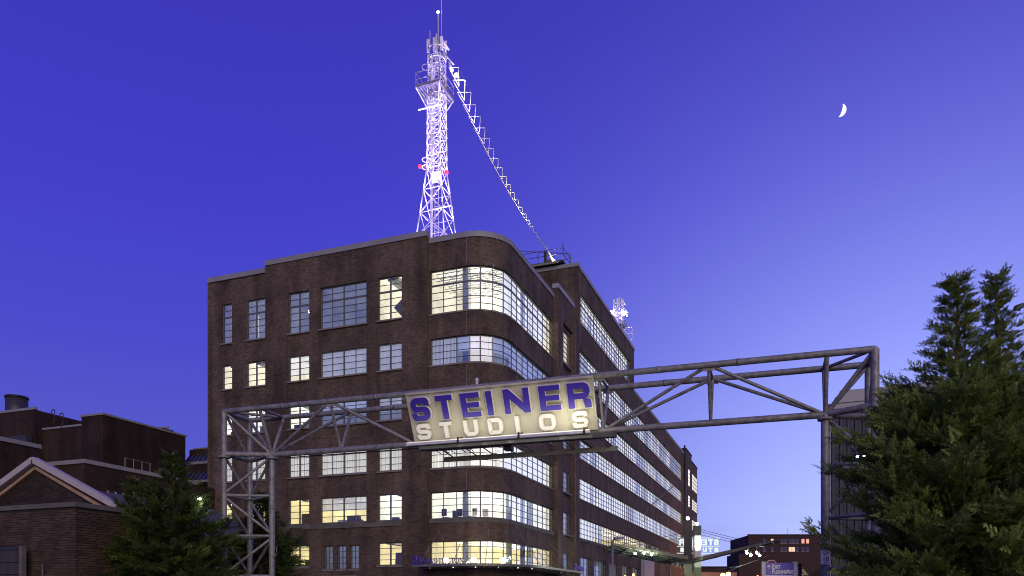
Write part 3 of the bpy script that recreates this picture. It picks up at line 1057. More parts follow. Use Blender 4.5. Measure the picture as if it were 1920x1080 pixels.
# drainpipe in the dark joint
b = MB(); b.tube((XR + 0.14, 147.2, 2), (XR + 0.14, 147.2, 31.2), 0.16); b.build('drainpipe', 'black_metal', studio)
flush_panes()
settle(studio)

# chairs behind the second-row corner glass
def chair(x, y, z, rz, label):
    t_ = empty('office_chair', (x, y, z), rz, label=label, cat='chair', group='office chairs behind the corner window')
    b = MB(); b.box(-.26, .26, -.26, .26, .42, .5); b.build('seat', 'interior_dark', t_)
    b = MB(); b.box(-.24, .24, .24, .30, .58, 1.15); b.build('backrest', 'interior_dark', t_)
    b = MB(); b.tube((0, 0, 0.06), (0, 0, .42), .03, n=6)
    for k in range(5):
        a = 2 * PI * k / 5; b.tube((0, 0, .08), (.28 * math.cos(a), .28 * math.sin(a), .03), .02, n=5)
    b.build('leg', 'interior_dark', t_)
    return t_
for i, (x, y, rz, lb) in enumerate(((-26.3, 55.2, 2.9, 'dark office chair furthest left behind the second floor corner glass'), (-25.9, 56.0, 0.4, 'low dark office chair just right of the leftmost one behind the corner glass'),
                     (-25.2, 55.1, 0.2, 'dark mesh office chair left of the pale interior column'), (-24.05, 55.2, -0.3, 'dark office chair just right of the pale interior column'),
                     (-23.2, 55.9, 0.6, 'dark office chair at the curved part of the corner glass'))):
    chair(x, y, 7.85, rz, lb)

# ------------------------------------------------------------------ entrance marquee
mq = empty('entrance_marquee', (-24, 54, 0), label='curved steel entrance marquee hung on rods round the rounded brick corner', cat='marquee')
PM = Path([('l', (-27.5, 51.75), (XC - R, 51.75)), ('a', (XC - R, YC + R), R + 2.55, -PI / 2, 0.0), ('l', (XC + 2.55, YC + R), (XC + 2.55, 68.9))])
msteps = list(np.linspace(0, PM.L, 40))
def ring(mb, d0, d1, z0, z1):
    for a, c in zip(msteps[:-1], msteps[1:]):
        p, q = PM.at(a, d0)[0], PM.at(c, d0)[0]; r_, s_ = PM.at(c, d1)[0], PM.at(a, d1)[0]
        mb.hexa([(v.x, v.y, z0) for v in (p, q, r_, s_)] + [(v.x, v.y, z1) for v in (p, q, r_, s_)])
b = MB(); ring(b, 0, 0.14, 4.32, 4.50); b.build('edge_beam', 'mid_metal', mq)
b = MB(); ring(b, 0.145, 2.4, 4.40, 4.46); b.build('deck', 'olive_metal', mq)
b = MB(); ring(b, 1.1, 1.2, 4.22, 4.39); b.build('middle_beam', 'olive_metal', mq)
for s in np.linspace(0.3, PM.L - 0.3, 22):
    b = MB(); b.bar(PM.p3(s, 4.31, 0.2), PM.p3(s, 4.31, 2.38), 0.07, 0.16); b.build('rib', 'olive_metal', mq)
for s in np.linspace(1.2, PM.L - 1.0, 12):
    b = MB(); p = PM.p3(s, 4.26, 0.6); b.tube((p[0], p[1], 4.30), (p[0], p[1], 4.24), 0.045); b.build('downlight', 'tube_light', mq)
wallx = [0.9, 3.0, 4.9, 6.4, 7.6, 9.2, 10.8, 12.6, 14.6, 16.6]
for i, s in enumerate(wallx):
    a = PC.p3(s, 7.15, -0.03)
    s2 = min(PM.L - 0.1, max(0.1, s * PM.L / PC.L - 0.55 + (i * 0.05)))
    c = PM.p3(s2, 4.5, 0.1)
    tube_obj('rod', a, c, 0.022, 'mid_metal', mq, 6)
    b = MB(); b.bar((a[0], a[1], a[2] - 0.12), (a[0], a[1], a[2] + 0.12), 0.12, 0.05); b.build('rod_plate', 'mid_metal', mq)
settle(mq)
def marquee_light(s, lb):
    p = PM.p3(s, 4.55, 0.5)
    t_ = empty('uplight', p, label=lb, cat='lamp', group='bright uplights standing on the marquee')
    b = MB(); b.tube((0, 0, -.05), (0, 0, .06), .05); b.build('stem', 'dark_metal', t_)
    b = MB(); b.sphere((0, 0, .24), .21, 14, 10); b.build('bulb', 'lamp_warm', t_)
    light('POINT', 'uplight_light', (0, -0.05, .34), 40, (1, .8, .45), t_, size=.1)
marquee_light(2.6, 'leftmost glowing uplight on the marquee near the street number')
marquee_light(4.9, 'middle glowing uplight on the marquee below the corner windows')
marquee_light(7.3, 'rightmost glowing uplight on the marquee where the glass curves')
t_ = empty('marquee_number', (-27.05, 51.72, 4.52), label='dark blue numerals 25 standing at the left end of the marquee', cat='sign')
text_obj('numerals', '25', 0.85, 0.04, 'sign_purple', t_, frame_mat((0, 0, 0), (1, 0, 0), (0, 0, 1)), offset=0.02)
t_ = empty('marquee_number', (XC + 2.62, 66.2, 4.52), label='dark blue numerals 25 seen edge on at the right end of the marquee', cat='sign')
text_obj('numerals', '25', 0.85, 0.04, 'sign_purple', t_, frame_mat((0, 0, 0), (0, 1, 0), (0, 0, 1)), offset=0.02)
t_ = empty('marquee_name', (-26.55, 51.74, 4.52), label='thin dark letters of the street name standing on the marquee edge', cat='sign')
text_obj('lettering', 'WASHINGTON', 0.62, 0.02, 'sign_purple', t_, frame_mat((0, 0, 0), (1, 0, 0), (0, 0, 1)), align='LEFT', xs=0.78)
t_ = empty('marquee_name', (XC + 2.62, 66.8, 4.52), label='thin dark letters running away along the right end of the marquee', cat='sign')
text_obj('lettering', 'WASHINGTON', 0.62, 0.02, 'sign_purple', t_, frame_mat((0, 0, 0), (0, 1, 0), (0, 0, 1)), align='LEFT', xs=0.5)
# small awning over a ground floor door
b = MB(); b.box(-38.4, -33.2, 52.9, 53.98, 3.62, 3.78)
o = b.build('door_awning', 'white_paint', None, label='flat pale awning over a ground floor door left of the marquee', cat='awning')

# ------------------------------------------------------------------ roof platform with railing and anchor
pf = empty('roof_platform', (-24.3, 74.6, 35.4), label='railed steel platform on the edge of the tall penthouse roof', cat='platform')
b = MB(); b.box(-3.0, 2.0, -1.0, 1.6, 0.12, 0.30); b.build('deck', 'dark_metal', pf)
b = MB(); b.box(-2.6, 1.6, -1.1, -1.01, 0.0, 0.2); b.build('beam', 'olive_metal', pf)
pts = [(-3, -1), (-0.6, -1), (2.0, -1), (2.0, 1.6), (-0.6, 1.6), (-3, 1.6)]
for x, y in pts: tube_obj('rail_post', (x, y, .32), (x, y, 1.95 if (x, y) in ((-3, -1), (2.0, 1.6), (2.0, -1)) else 1.5), .04, 'dark_metal', pf, 6)
for z in (0.9, 1.45):
    for p, q in zip(pts, pts[1:] + pts[:1]): tube_obj('rail', (*p, z), (*q, z), .03, 'dark_metal', pf, 6)
tube_obj('rail', (-3, -1, 1.95), (2.0, 1.6, 1.95), .035, 'dark_metal', pf, 6)
an = empty('guy_anchor', (-23.6, 74.2, 35.75), label='dark slanted anchor bracket with a glowing lamp on the railed roof platform', cat='anchor')
b = MB(); b.bar((-.75, .1, 0), (-.75, .1, 1.3), .35, .25); b.bar((-.75, .1, .1), (.15, .1, .75), .1, .2); b.build('bracket', 'black_metal', an)
b = MB(); b.tube((-.72, 0, 1.75), (.12, 0, .25), .10); b.build('socket', 'white_metal', an)
b = MB(); b.sphere((.16, -.1, .14), .16); b.build('lamp', 'lamp_warm', an)
light('POINT', 'anchor_light', (.3, -.5, .3), 90, (1, .85, .5), an, size=.1)

# ------------------------------------------------------------------ lattice tower
def leg_pos(k, z):
    """square plan, wide at the foot, nearly straight above the waist; z measured from the roof"""
    if z < 19.6: h = 2.95 + (0.82 - 2.95) * (z / 19.6)
    else: h = 0.82 + (0.70 - 0.82) * ((z - 19.6) / (33.0 - 19.6))
    return Vector((h * (-1, 1, 1, -1)[k], h * (-1, -1, 1, 1)[k], z))


def make_tower():
    t_ = empty('lattice_tower', (0, 0, 0), label='tall floodlit lattice mast with railed balcony standing behind the rounded brick corner', cat='tower')
    Z = [0, 4.2, 8.2, 11.9, 14.6, 17.2, 19.6, 20.9, 22.1, 23.3, 24.4, 25.5, 26.6, 27.7, 28.8, 29.9, 31.0, 32.0]
    for k in range(4):
        b = MB()
        for a, c in zip(Z[:-1], Z[1:]): b.tube(leg_pos(k, a), leg_pos(k, c), 0.075, n=8)
        b.build('leg', 'tower_paint', t_)
    for a, c in zip(Z[:-1], Z[1:]):
        for k in range(4):
            k2 = (k + 1) % 4
            r_ = 0.042 if a < 19 else 0.028
            tube_obj('brace', leg_pos(k, a), leg_pos(k2, c), r_, 'tower_paint', t_, 6)
            tube_obj('brace', leg_pos(k2, a), leg_pos(k, c), r_, 'tower_paint', t_, 6)
            tube_obj('girt', leg_pos(k, c), leg_pos(k2, c), r_, 'tower_paint', t_, 6)
    b = MB()      # cable duct and ladder on the near face
    b.tube((-.45, -.4, 0), (-.45, -.4, 32), .15, n=8)
    for q in np.arange(0.2, 32, 0.45): b.bar((-.1, -.3, q), (.35, -.3, q), .04, .04)
    b.tube((-.1, -.3, 0), (-.1, -.3, 32), .03, n=6); b.tube((.35, -.3, 0), (.35, -.3, 32), .03, n=6)
    b.build('ladder', 'tower_paint', t_)
    for q in (20.4, 19.6, 30.5):
        b = MB()
        pts = [(-.75 + .5 * math.cos(a), -1.0 + .5 * math.sin(a), q) for a in np.linspace(0, 2 * PI, 14)]
        b.path(pts, .035, 6); b.build('hoop', 'tower_paint', t_)
    b = MB(); b.box(-.1, 1.0, -1.0, -.96, 17.7, 18.9); b.build('gusset_plate', 'tower_paint', t_)
    tube_obj('cross_arm', (-1.7, -1.1, 26.0), (1.2, -1.1, 26.0), .10, 'tower_paint', t_, 6)
    tube_obj('cross_arm', (-0.3, -1.5, 14.6), (2.4, -1.5, 14.6), .09, 'tower_paint', t_, 6)
    bal = empty('balcony'); bal.parent = t_
    zb = 28.2
    x0, x1, y0, y1 = -1.75, 1.15, -1.7, 1.9
    for q in range(9):
        b = MB(); xx = x0 + (x1 - x0) * q / 9; b.box(xx, xx + .2, y0, y1, zb, zb + .06); b.build('floor_bar', 'mid_metal', bal)
    b = MB(); b.box(x0, x1, y0 - .05, y0 - .001, zb - .15, zb + .15); b.box(x0, x1, y1 + .001, y1 + .05, zb - .15, zb + .15)
    b.box(x0 - .05, x0 - .001, y0, y1, zb - .15, zb + .15); b.box(x1 + .001, x1 + .05, y0, y1, zb - .15, zb + .15); b.build('floor_frame', 'mid_metal', bal)
    cs = [(x0, y0), (-.3, y0), (x1, y0), (x1, .1), (x1, y1), (x0, y1)]
    for x, y in cs: tube_obj('baluster', (x, y, zb), (x, y, zb + 1.5), .05, 'mid_metal', bal, 6)
    for z in (zb + .75, zb + 1.5):
        for p, q in zip(cs, cs[1:] + cs[:1]): tube_obj('handrail', (*p, z), (*q, z), .05, 'mid_metal', bal, 6)
    for x, y in ((x0, y0), (x1, y0), (x1, y1), (x0, y1)):
        tube_obj('strut', (x, y, zb), (x * .4, y * .4, zb - 2.2), .06, 'tower_paint', bal, 6)
    for x, y in ((-.75, -.6), (.1, -.8), (.8, -.5), (-.4, .7), (.6, .6)):
        b = MB(); b.box(x - .15, x + .15, y - .1, y + .1, 32.0 + random.random() * .5, 33.6 + random.random() * .7)
        b.build('antenna_panel', 'tower_paint', t_)
    b = MB()
    for q in (31.6, 32.8):
        pts = [(1.0 * math.cos(a), 1.0 * math.sin(a), q) for a in np.linspace(0, 2 * PI, 12)]
        b.path(pts, .07, 6)
    for k in range(4):
        a = k * PI / 2 + .4
        b.bar((1.0 * math.cos(a), 1.0 * math.sin(a), 31.6), (1.0 * math.cos(a), 1.0 * math.sin(a), 33.9), .1, .1)
    b.tube((.5, -.2, 34.0), (1.5, -.2, 32.4), .12); b.tube((.9, -.2, 32.2), (2.1, -.2, 30.6), .09)
    b.build('head_frame', 'tower_paint', t_)
    b = MB(); b.tube((1.95, -.3, 29.9), (1.65, -.3, 30.9), .2, .10); b.build('horn', 'tower_paint', t_)
    for (x, z0, z1, r_) in ((-.85, 33, 35.2, .045), (.15, 33, 36.9, .05), (.55, 33, 39.0, .03)):
        tube_obj('whip_antenna', (x, 0, z0), (x, 0, z1), r_, 'white_metal', t_, 6)
    b = MB(); b.sphere((.15, 0, 37.0), .14); b.build('top_lamp', 'tower_lamp', t_)
    for x, y, z in ((-1.6, -.9, 19.9), (1.55, -.8, 18.7)):
        b = MB(); b.tube((x, y, z), (x * .55, y * .9, z - .1), .03, n=5); b.sphere((x, y, z), .22, 14, 10); o = b.build('beacon', 'lamp_red', t_)
        light('POINT', 'beacon_light', (x, y - .25, z), 10, (1, .05, .1), t_, size=.1)
    return t_


def flood(parent, power):
    """violet-white floodlights on the roof round the tower's foot"""
    for k, (x, y) in enumerate(((-5.2, -6), (5.2, -6), (6.5, 2), (-6, 3))):
        b = MB(); b.bar((x, y, 0), (x, y, .5), .4, .4); b.build('floodlight', 'dark_metal', parent)
        light('SPOT', 'floodlight_beam', (x, y, .8), power, (.50, .38, 1.0), parent, target=(0, 0, 18), size=.2, angle=44, blend=.6)
        light('SPOT', 'floodlight_beam', (x, y, .8), power * 13, (.50, .38, 1.0), parent, target=(0, 0, 31), size=.2, angle=24, blend=.6)
    for z in (15, 21, 26.5, 31):
        light('POINT', 'mast_lamp', (0.1, -.1, z), power * .006, (.50, .38, 1.0), parent, size=.3)


tp = at(-8.25, 85.0)
tower = make_tower()
flood(tower, 6500)
tower.location = (tp.x, tp.y, 29.5)

t2p = at(21.2, 154.0)
tower2 = copy_tree(tower)
tower2.location = (t2p.x, t2p.y, 28.2)
tower2['label'] = 'distant second lattice mast glowing beyond the roof edge of the brick building'
for o in children_of(tower2):
    if o.name.startswith(('whip_antenna', 'top_lamp')): bpy.data.objects.remove(o)
    elif o.type == 'LIGHT' and o.name.startswith('floodlight_beam'): o.data = o.data.copy(); o.data.energy *= 5
b = MB()
for q in (26.2, 27.4): b.path([(2.0 + .9 * math.cos(a), .6 * math.sin(a), q + .9 * math.sin(a)) for a in np.linspace(0, 2 * PI, 14)], .08, 6)
b.build('dish_ring', 'tower_paint', tower2)
for x, z in ((-1.3, 31.0), (1.2, 30.6)):
    b = MB(); b.sphere((x, -1.0, z), .42); b.build('lamp', 'tower_lamp', tower2)

# hanging chain of triangular frames from the tower to the roof platform
ch = empty('cable_truss', (0, 0, 0), label='sagging cable strung with bright triangular frames from the lattice mast to the roof platform', cat='cable')
A0 = Vector((tp.x, tp.y, 0)) + RIGHT * 1.75 - FWD * 1.0 + Vector((0, 0, 59.9))
B0 = Vector((-23.6 - .5, 74.2, 37.1))
def chain(u, side=0.0, drop=0.0):
    p = A0.lerp(B0, u)
    sag = 4 * u * (1 - u) * 1.5
    d = (B0 - A0).normalized()
    sd = RIGHT
    upv = sd.cross(d).normalized()
    if upv.z < 0: upv = -upv
    w_ = 1.62 * (1 - u) ** 1.15 * (1 if u > .12 else .5 + 4 * u) + 0.12
    return p + Vector((0, 0, -sag)) + sd * side * w_ + upv * drop * w_
us = [1 - (1 - 0.02) * 0.905 ** i for i in range(1, 24)]
us = [0.02 + 0.0]
st = 0.060
while us[-1] < 0.95:
    us.append(us[-1] + st); st = max(0.030, st * 0.972)
for i, u in enumerate(us[:-1]):
    un = us[i + 1]
    b = MB()
    a = chain(u, -.5, .35); c = chain(u, .5, .35); e = chain(u * .25 + un * .75, 0.05, -.55)
    r_ = .036 * (1 - .4 * u)
    b.tube(a, c, r_, n=6); b.tube(c, e, r_, n=6); b.tube(e, a, r_, n=6)
    b.build('triangle_frame', 'sign_white', ch)
for sd, dr in ((-.5, .35), (.5, .35), (.05, -.55)):
    b = MB(); pts = [chain(u, sd, dr) for u in np.linspace(0, 1, 26)]
    b.path(pts, .012, 4); b.build('cable', 'wire', ch)
light('POINT', 'chain_lamp_light', A0 - Vector((0, 0, 2.4)) + RIGHT * 1.2 - FWD * 1.2, 60, (1, .93, .72), ch, size=.2)
light('SPOT', 'anchor_beam', B0 + Vector((0.9, -2.0, 0)), 7000, (1, .93, .76), ch, target=chain(.4), size=.2, angle=42, blend=.6)
b = MB(); b.sphere(A0 - Vector((0, 0, 1.2)) + RIGHT * .5 - FWD * .3, .22); b.build('lamp', 'lamp_warm', ch)

# ------------------------------------------------------------------ steel gate over the street
GA = YAW - 0.3268
a_ = 6.4
es = Vector((math.cos(GA), math.sin(GA), 0)); ep = Vector((-math.sin(GA), math.cos(GA), 0))
SO, PO = -7.36, 22.06
gate = empty('pipe_gate', es * SO + ep * PO, GA, label='galvanised tubular steel gate truss spanning the street on two three-legged towers', cat='gate')
zt, zb_ = 8.0, 6.59
pf_, pb_, pm_ = 21.39 - PO, 22.73 - PO, 0.0
def G(s, p, z): return Vector((s - SO, p, z))
sA, sC, sD, sE = -17.4, -16.0, 1.28, 2.40
FT = lambda s: G(s, pf_, zt)
BT = lambda s: G(s, pb_, zt)
BM = lambda s: G(s, 0, zb_)
gm = 'galvanised'
def gt(name, a, c, r, m_=gm): return tube_obj(name, a, c, r, m_, gate, 16)
for (pa, pb) in (((sA, pf_, 8.0), None), ((sA, pb_, 8.0), None), ((sE, pf_, 8.0), None), ((sE, pb_, 8.0), None)):
    gt('post', G(pa[0], pa[1], 0), G(*pa), 0.092 if pa[0] < 0 else 0.105)
gt('post', G(sC, 0, 0), BM(sC), 0.10); gt('post', G(sD, 0, 0), BM(sD), 0.115)
gt('top_chord', FT(sA), FT(sE), 0.088); gt('top_chord', BT(sA), BT(sE), 0.088)
gt('bottom_chord', BM(sC), BM(sD), 0.095)
for a, c in ((FT(sA), BT(sA)), (FT(sE), BT(sE))): gt('cross_tube', a, c, .08)
for s in (sA, sE):       # lower ring at chord height
    sc = sC if s < 0 else sD
    gt('ring_tube', G(s, pf_, zb_), BM(sc), .085); gt('ring_tube', G(s, pb_, zb_), BM(sc), .085); gt('ring_tube', G(s, pf_, zb_), G(s, pb_, zb_), .07)
    gt('brace', FT(s), BM(sc), .052); gt('brace', BT(s), BM(sc), .052); gt('brace', FT(s), G(s, pb_, zb_), .045)
    gt('brace', FT(sc), BM(sc), .055); gt('brace', BT(sc), BM(sc), .055)
    gt('brace', FT(s), BT(sc), .045) ; gt('brace', FT(sc), BT(sc), .045)
    lv = [zb_, 5.21, 3.86, 2.51, 1.15]
    for z in lv[1:]:
        gt('ring_tube', G(s, pf_, z), G(sc, 0, z), .052); gt('ring_tube', G(s, pb_, z), G(sc, 0, z), .052); gt('ring_tube', G(s, pf_, z), G(s, pb_, z), .052)
    for i, (z1, z0) in enumerate(zip(lv[:-1], lv[1:])):
        gt('brace', G(s, pf_, z1 - .06), G(s, pb_, z0 + .06), .045)
        if i % 2 == 0:
            gt('brace', G(sc, 0, z1 - .06), G(s, pf_, z0 + .06), .045); gt('brace', G(sc, 0, z1 - .06), G(s, pb_, z0 + .06), .045)
        else:
            gt('brace', G(s, pf_, z1 - .06), G(sc, 0, z0 + .06), .045); gt('brace', G(s, pb_, z1 - .06), G(sc, 0, z0 + .06), .045)
    b = MB()
    for pt in (G(sc, 0, zb_ - .12), G(s, pf_, zb_ - .12)): b.tube(pt - Vector((0, 0, .03)), pt + Vector((0, 0, .03)), .20, n=16)
    b.build('flange', gm, gate)
tops = [-13.35, -8.95, -4.45 + .0, -1.67]
def web(st, bl, br_):
    for T in (FT, BT):
        gt('brace', T(st), BM(bl), .048); gt('brace', T(st), BM(br_), .048)
web(-13.35, sC, -10.66); web(-7.78, -10.66, -4.68); web(-1.67, -4.68, sD)
for s in (-13.35, -1.67, -4.68, -10.66, -7.78):
    gt('brace', FT(s), BM(s), .045); gt('brace', BT(s), BM(s), .045); gt('brace', FT(s), BT(s), .04)

for s in (-15.1, -11.7, -6.2, -3.0, -.9):
    for T in (FT, BT):
        c = T(s); b = MB(); b.tube(c - Vector((.05, 0, 0)), c + Vector((.05, 0, 0)), .097, n=16); b.build('splice_collar', gm, gate)
for s in (-13.35, -4.68, -1.67, -10.66, -7.78):
    for T in (FT, BT):
        c = T(s); b = MB(); b.bar(c - Vector((.16, 0, .11)), c + Vector((.16, 0, -.11)), .012, .10); b.build('gusset_plate', gm, gate)
b = MB(); b.path([G(sC + .11, -.03, 0.3), G(sC + .11, -.03, 3.1), G(sC + .2, -.03, 3.25), G(sC + .2, -.03, 3.5)], .018, 6); b.build('conduit', 'mid_metal', gate)
b = MB(); b.path([G(-15.5, .10, zb_ - .11), G(-5, .10, zb_ - .11)], .02, 6); b.build('conduit', 'dark_metal', gate)

# sign box on the gate (leans with the truss face)
sg = empty('sign_board', es * SO + ep * PO, GA, label='cream panelled sign board on the gate truss with purple and white raised letters', cat='sign')
TL = G(-10.58, pf_ - .13, 7.93); up_ = (G(-10.72, pf_, zt) - G(-10.72, 0.06, zb_ + .02)); SH = 1.43
up_ = Vector((0, pf_ - 0.04, zt - zb_)).normalized()
nrm = Vector((1, 0, 0)).cross(up_).normalized()     # out towards the street
SWd = 5.74
BL = TL - up_ * SH
def SP(x, y, o=0.0): return BL + Vector((1, 0, 0)) * x + up_ * y + nrm * o
sm = frame_mat(BL, (1, 0, 0), up_)
widths = [0, .88, 1.67, 2.43, 3.33, 4.11, 4.94, SWd]
for i in range(7):
    b = MB(); b.box(widths[i] + .006, widths[i + 1] - .006, 0, SH, -.03, 0.0)
    b.box(widths[i] + .002, widths[i] + .03, 0.01, SH - .01, 0.0005, .025)
    o = b.build('panel', 'sign_panel', sg); o.matrix_local = sm
b = MB(); b.box(-.03, SWd + .03, -.04, -.002, -.05, .05); b.box(-.03, SWd + .03, SH + .002, SH + .05, -.05, .05)
b.box(-.035, -.002, -.002, SH + .001, -.05, .04); b.box(SWd + .002, SWd + .035, -.002, SH + .001, -.05, .04)
o = b.build('frame', 'sign_panel', sg); o.matrix_local = sm


def arcpts(pts, rad, closed=False, n=5):
    out_ = []
    P = [Vector(p) for p in pts]; m_ = len(P)
    for i, p in enumerate(P):
        if not closed and i in (0, m_ - 1): out_.append(p); continue
        r_ = rad[i] if isinstance(rad, (list, tuple)) else rad
        a, c = P[(i - 1) % m_], P[(i + 1) % m_]
        d1 = (a - p).normalized(); d2 = (c - p).normalized()
        r_ = min(r_, (a - p).length * .499, (c - p).length * .499)
        p1, p2 = p + d1 * r_, p + d2 * r_
        for q in range(n + 1):
            u = q / n
            out_.append(p1 * (1 - u) ** 2 + p * 2 * u * (1 - u) + p2 * u ** 2)
    return out_


def ribbon(mb, pts, tk, z0, z1, closed=False, rad=.1, sx_=1.0, sy_=1.0):
    P = arcpts(pts, rad, closed)
    m_ = len(P); Lf, Rt = [], []
    for i, p in enumerate(P):
        a = P[(i - 1) % m_] if (closed or i > 0) else None
        c = P[(i + 1) % m_] if (closed or i < m_ - 1) else None
        t1 = (p - a).normalized() if a is not None and (p - a).length > 1e-6 else None
        t2 = (c - p).normalized() if c is not None and (c - p).length > 1e-6 else None
        t_ = ((t1 or t2) + (t2 or t1)).normalized()
        n_ = Vector((-t_.y, t_.x))
        k = 1.0 / max(.5, n_.dot(Vector((-(t1 or t2).y, (t1 or t2).x))))
        Lf.append(p + n_ * tk / 2 * k); Rt.append(p - n_ * tk / 2 * k)
    rng_ = range(m_) if closed else range(m_ - 1)
    for i in rng_:
        j = (i + 1) % m_
        q = [Lf[i], Rt[i], Rt[j], Lf[j]]
        mb.prism([(v.x * sx_, v.y * sy_) for v in q], z0, z1)


def letter(mb, ch_, w, h, t_, z0, z1, x0=0, y0=0):
    def rect(a, b_, c, d): mb.prism([(x0 + a, y0 + c), (x0 + b_, y0 + c), (x0 + b_, y0 + d), (x0 + a, y0 + d)], z0, z1)
    o = lambda pts: [(x0 + x, y0 + y) for x, y in pts]
    k = t_ / 2
    if ch_ == 'I': rect(0, t_, 0, h)
    elif ch_ == 'T':
        rect(0, w, h - t_ * .85, h); rect((w - t_) / 2, (w + t_) / 2, 0, h - t_ * .85)
    elif ch_ == 'E':
        rect(0, t_, 0, h); q = t_ * .8
        rect(t_, w, 0, q); rect(t_, w * .95, h / 2 - q / 2, h / 2 + q / 2); rect(t_, w, h - q, h)
    elif ch_ == 'N':
        rect(0, t_ * .95, 0, h); rect(w - t_ * .95, w, 0, h)
        mb.prism(o([(t_ * .95, h), (t_ * .95, h * .62), (w - t_ * .95, 0), (w - t_ * .95, h * .38)]), z0, z1)
    elif ch_ == 'S':
        ribbon(mb, o([(w - k, h * .66), (w - k, h - k), (k, h - k), (k, h / 2 + .0), (w - k, h / 2 - .0), (w - k, k), (k, k), (k, h * .34)]), t_ * .93, z0, z1, rad=t_ * .95)
    elif ch_ == 'R':
        rect(0, t_, 0, h)
        ribbon(mb, o([(t_, h - k * .9), (w - k, h - k * .9), (w - k, h * .47), (t_, h * .47)]), t_ * .9, z0, z1, rad=t_ * .95)
        mb.prism(o([(w - t_ * 1.25, h * .47 - t_ * .45), (w - t_ * .95, 0), (w + .01, 0), (w + .01, h * .30), (w - t_ * .45, h * .47 - t_ * .46)]), z0, z1)
    elif ch_ == 'U':
        ribbon(mb, o([(k, h), (k, k), (w - k, k), (w - k, h)]), t_ * .93, z0, z1, rad=t_ * .95)
    elif ch_ == 'O':
        ribbon(mb, o([(k, k), (w - k, k), (w - k, h - k), (k, h - k)]), t_ * .93, z0, z1, closed=True, rad=t_ * .95)
    elif ch_ == 'D':
        ribbon(mb, o([(k, k), (w - k, k), (w - k, h - k), (k, h - k)]), t_ * .93, z0, z1, closed=True, rad=[.01, t_ * .95, t_ * .95, .01])


lx = [.11, .95, 1.75, 2.56, 3.10, 4.18, 5.02]; lw = [.62, .54, .60, .20, .78, .62, .66]
for c_, x_, w_ in zip('STEINER', lx, lw):
    b = MB(); letter(b, c_, w_ + .03, .745, .205, .03, .13, x_ - .015, .617); o = b.build('letter', 'sign_white', sg); o.matrix_local = sm
    b = MB(); letter(b, c_, w_, .715, .185, .131, .150, x_, .632); f = b.build('letter_face', 'sign_purple', o)
lx2 = [.14, .92, 1.70, 2.48, 3.34, 4.07, 5.07]; lw2 = [.46, .40, .46, .47, .17, .50, .46]
for c_, x_, w_ in zip('STUDIOS', lx2, lw2):
    b = MB(); letter(b, c_, w_, .49, .125, .02, .12, x_, .055); o = b.build('letter', 'sign_white', sg); o.matrix_local = sm

# back of the second sign on the far truss face
sg2 = empty('sign_board', es * SO + ep * PO, GA, label='rear sign board on the back face of the gate truss seen from behind', cat='sign')
upb = Vector((0, pb_ - .05, zt - zb_)).normalized()
BLb = G(-10.55, pb_ + .13, 8.0) - upb * 1.45
smb = frame_mat(BLb, (1, 0, 0), upb)
b = MB(); b.box(0, 5.55, 0, 1.45, -.04, 0); o = b.build('panel', 'mid_metal', sg2); o.matrix_local = smb
for q, c_ in enumerate('SOIDUTS'):
    b = MB(); letter(b, c_, .5, .5, .15, .01, .06, .15 + q * .78, .1); o = b.build('letter', 'dark_metal', sg2); o.matrix_local = smb
for q in range(8):
    b = MB(); b.box(.02 + q * .78, .06 + q * .78, .02, 1.43, .001, .05); o = b.build('rib', 'mid_metal', sg2); o.matrix_local = smb

# light trough and service gangway below the sign
lt = empty('sign_light_trough', es * SO + ep * PO, GA, label='long pale metal light trough running under the cream sign board', cat='light')
def LT(x, p, z): return G(-10.66 + x * .93, p, z)
b = MB()
b.bar(LT(0, -.64, 6.46), LT(6.15, -.64, 6.46), .12, .10)
b.build('housing', 'white_metal', lt)
b = MB(); b.bar(LT(.02, -.64, 6.395), LT(6.13, -.64, 6.395), .15, .02)
b.build('trough_lip', 'mid_metal', lt)
b = MB(); b.bar(LT(.1, -.55, 6.46), LT(6.05, -.55, 6.46), .03, .02); b.build('tube', 'tube_light', lt)
for q in (1.85, 3.9, 6.0):
    b = MB(); b.tube(LT(q, -.72, 6.40), LT(q, -.72, 6.56), .03); b.tube(LT(q, -.66, 6.53), LT(q, -.35, 6.62), .02, n=6); b.build('clamp', 'dark_metal', lt)
for q in range(7):
    x = .55 + q * .85
    P_ = LT(x, -.82, 6.56); T_ = LT(x, -.3, 7.35)
    light('AREA', 'tube_glow', P_, 3.1 + 2.6 * q / 6, (1, .94, .76), lt, target=T_, size=.95)
light('SPOT', 'end_spot', LT(5.75, -1.25, 6.45), 20, (1, .94, .72), lt, target=LT(5.45, -.35, 7.1), size=.1, angle=62, blend=.9)
light('POINT', 'end_glow', LT(6.35, -.95, 6.85), 8, (1, .90, .62), lt, size=.15)
gw_ = empty('service_gangway', es * SO + ep * PO, GA, label='narrow dark service gangway hung under the sign on pipe outriggers', cat='gangway')
b = MB(); b.box(0, 6.1, -.16, .02, 0, .16); o = b.build('dark_channel', 'dark_metal', gw_); o.location = LT(.35, -.30, 6.30)
b = MB(); b.bar(LT(.75, .55, 6.16), LT(6.75, .55, 6.16), .07, .15); b.build('edge_beam', 'olive_metal', gw_)
b = MB(); b.bar(LT(.4, -.05, 6.36), LT(3.2, -.05, 6.36), .30, .03); b.build('grating', 'mid_metal', gw_)
for q in (.9, 1.75, 2.35, 3.1, 3.75, 4.45, 5.15, 5.75, 6.3):
    tube_obj('outrigger', LT(q - .15, -.35, 6.50), LT(q + .25, .60, 6.20), .022, 'mid_metal', gw_, 6)
